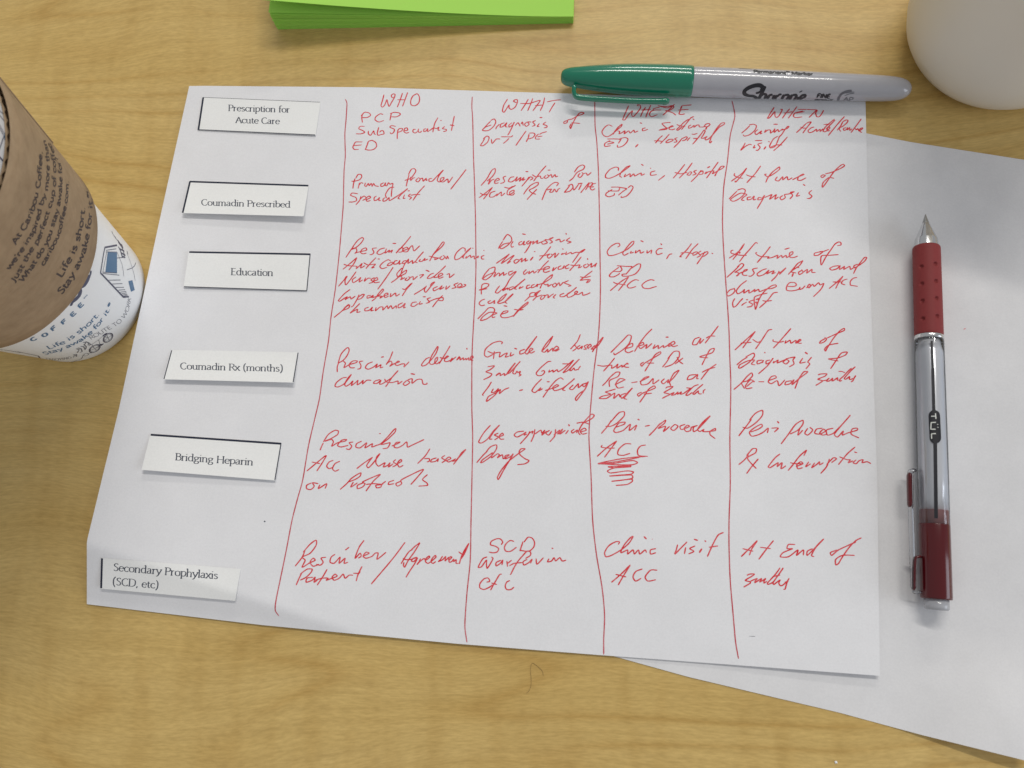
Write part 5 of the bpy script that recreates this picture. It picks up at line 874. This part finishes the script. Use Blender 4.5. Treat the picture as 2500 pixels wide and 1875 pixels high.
# print above the sleeve
b = Buf()
for k, wd in (([(-6, 265), (20, 290)], .35), ([(-6, 275), (21, 308)], .35), ([(-6, 296), (10, 325)], .3), ([(-6, 304), (9, 330)], .3), ([(10, 332), (-4, 372)], .3), ([(20, 362), (13, 374), (22, 380)], .5), ([(-4, 380), (17, 403)], .5), ([(-5, 427), (9, 434)], .5)):
    ribbon(b, k, S_cp, wd, .05, step=1.5, taper=False)
b.make('printed_drawing', M['navy'], cup, label='thin line drawing above the sleeve')
b = Buf(); b.grid([[S_cp(q, .06)[0] for q in row] for row in coons([(11, 324), (15, 324)], [(15, 324), (27, 345), (24, 368)], [(19, 362), (24, 368)], [(11, 324), (10, 337), (19, 362)], 5, 8)]); b.make('printed_window', M['blue'], cup, label='slate blue patch of print above the sleeve')

# ------------------------------------------------------------------ white mug at the upper right
mug = thing('mug', 'smooth off-white rounded mug cut off by the upper right corner', 'mug')
m_mug = mat('white_glazed_ceramic', (0.70, 0.67, 0.62), 0.42, 0.35)
mc = coord(m_mug); base(m_mug, mix(m_mug, (0.77, 0.725, 0.64), (0.745, 0.705, 0.625), noise(m_mug, mc, 55.0, 3)))
MX, MY = 327.0, 27.0
MF = (np.array([MX, MY, 0.]), np.array([0, 0, 1.]), np.array([1., 0, 0]), np.array([0, 1., 0]))
V, Fc = revolve([(1.5, 0), (1.5, 22), (0, 24), (0, 26), (0.8, 28.5), (3, 31.5), (7, 34), (13, 36), (22, 37.5), (35, 38.5), (55, 39.5), (75, 40.5), (92, 41.3), (94.5, 41), (95.5, 40), (94.5, 39), (92, 38.3), (60, 36.6), (20, 33.5), (10, 30), (7, 22), (6, 0)], MF, 128)
mesh('mug_body', V, Fc, m_mug, mug)
V, Fc = sweep([np.array([MX+38.5*.8, MY+38.5*.6, 74.]), np.array([MX+52*.8, MY+52*.6, 76.]), np.array([MX+64*.8, MY+64*.6, 66.]), np.array([MX+66*.8, MY+66*.6, 50.]), np.array([MX+58*.8, MY+58*.6, 34.]), np.array([MX+38*.8, MY+38*.6, 26.])], 10, 8, 16, 2.4); mesh('handle', V, Fc, m_mug, mug)

# ------------------------------------------------------------------ small things on the table
hp = [onz(p, 0.12) for p in ((1326.3, 1650), (1324.5, 1639), (1313.7, 1628), (1304, 1620.5), (1299, 1619.5), (1296, 1627), (1295.5, 1643), (1297, 1659), (1295.5, 1677.5), (1291, 1687), (1285, 1692))]
V, Fc = sweep(hp, 0.10, 0.10, 6, 2.0); h_ = mesh('hair', V, Fc, mat('dark_hair', (0.19, 0.12, 0.045), 0.5), None, label='short curled dark hair on the table below the written sheet', category='hair')
bm = bmesh.new(); bmesh.ops.create_icosphere(bm, subdivisions=2, radius=0.00045)
for v in bm.verts: v.co *= 1+random.uniform(-.25, .25); v.co.z *= 0.6
me = bpy.data.meshes.new('crumb'); bm.to_mesh(me); bm.free(); me.materials.append(m_cupw); c_ = link('crumb', me, None, label='tiny white crumb on the table at the bottom edge', category='crumb')
c_.location = tuple(onz((2041, 1861), 0.25)*MM)

# ------------------------------------------------------------------ put every empty at the base of its thing
bpy.context.view_layer.update()
for o in [o for o in S.objects if o.type == 'EMPTY' and o.parent is None]:
    ch = [c for c in o.children if c.type == 'MESH']
    P = np.array([v for c in ch for v in [tuple(c.matrix_world @ Vector(k)) for k in c.bound_box]])
    lo, hi = P.min(0), P.max(0); loc = Vector(((lo[0]+hi[0])/2, (lo[1]+hi[1])/2, lo[2]))
    o.location = loc
    for c in ch: c.matrix_parent_inverse = Matrix.Translation(-loc)
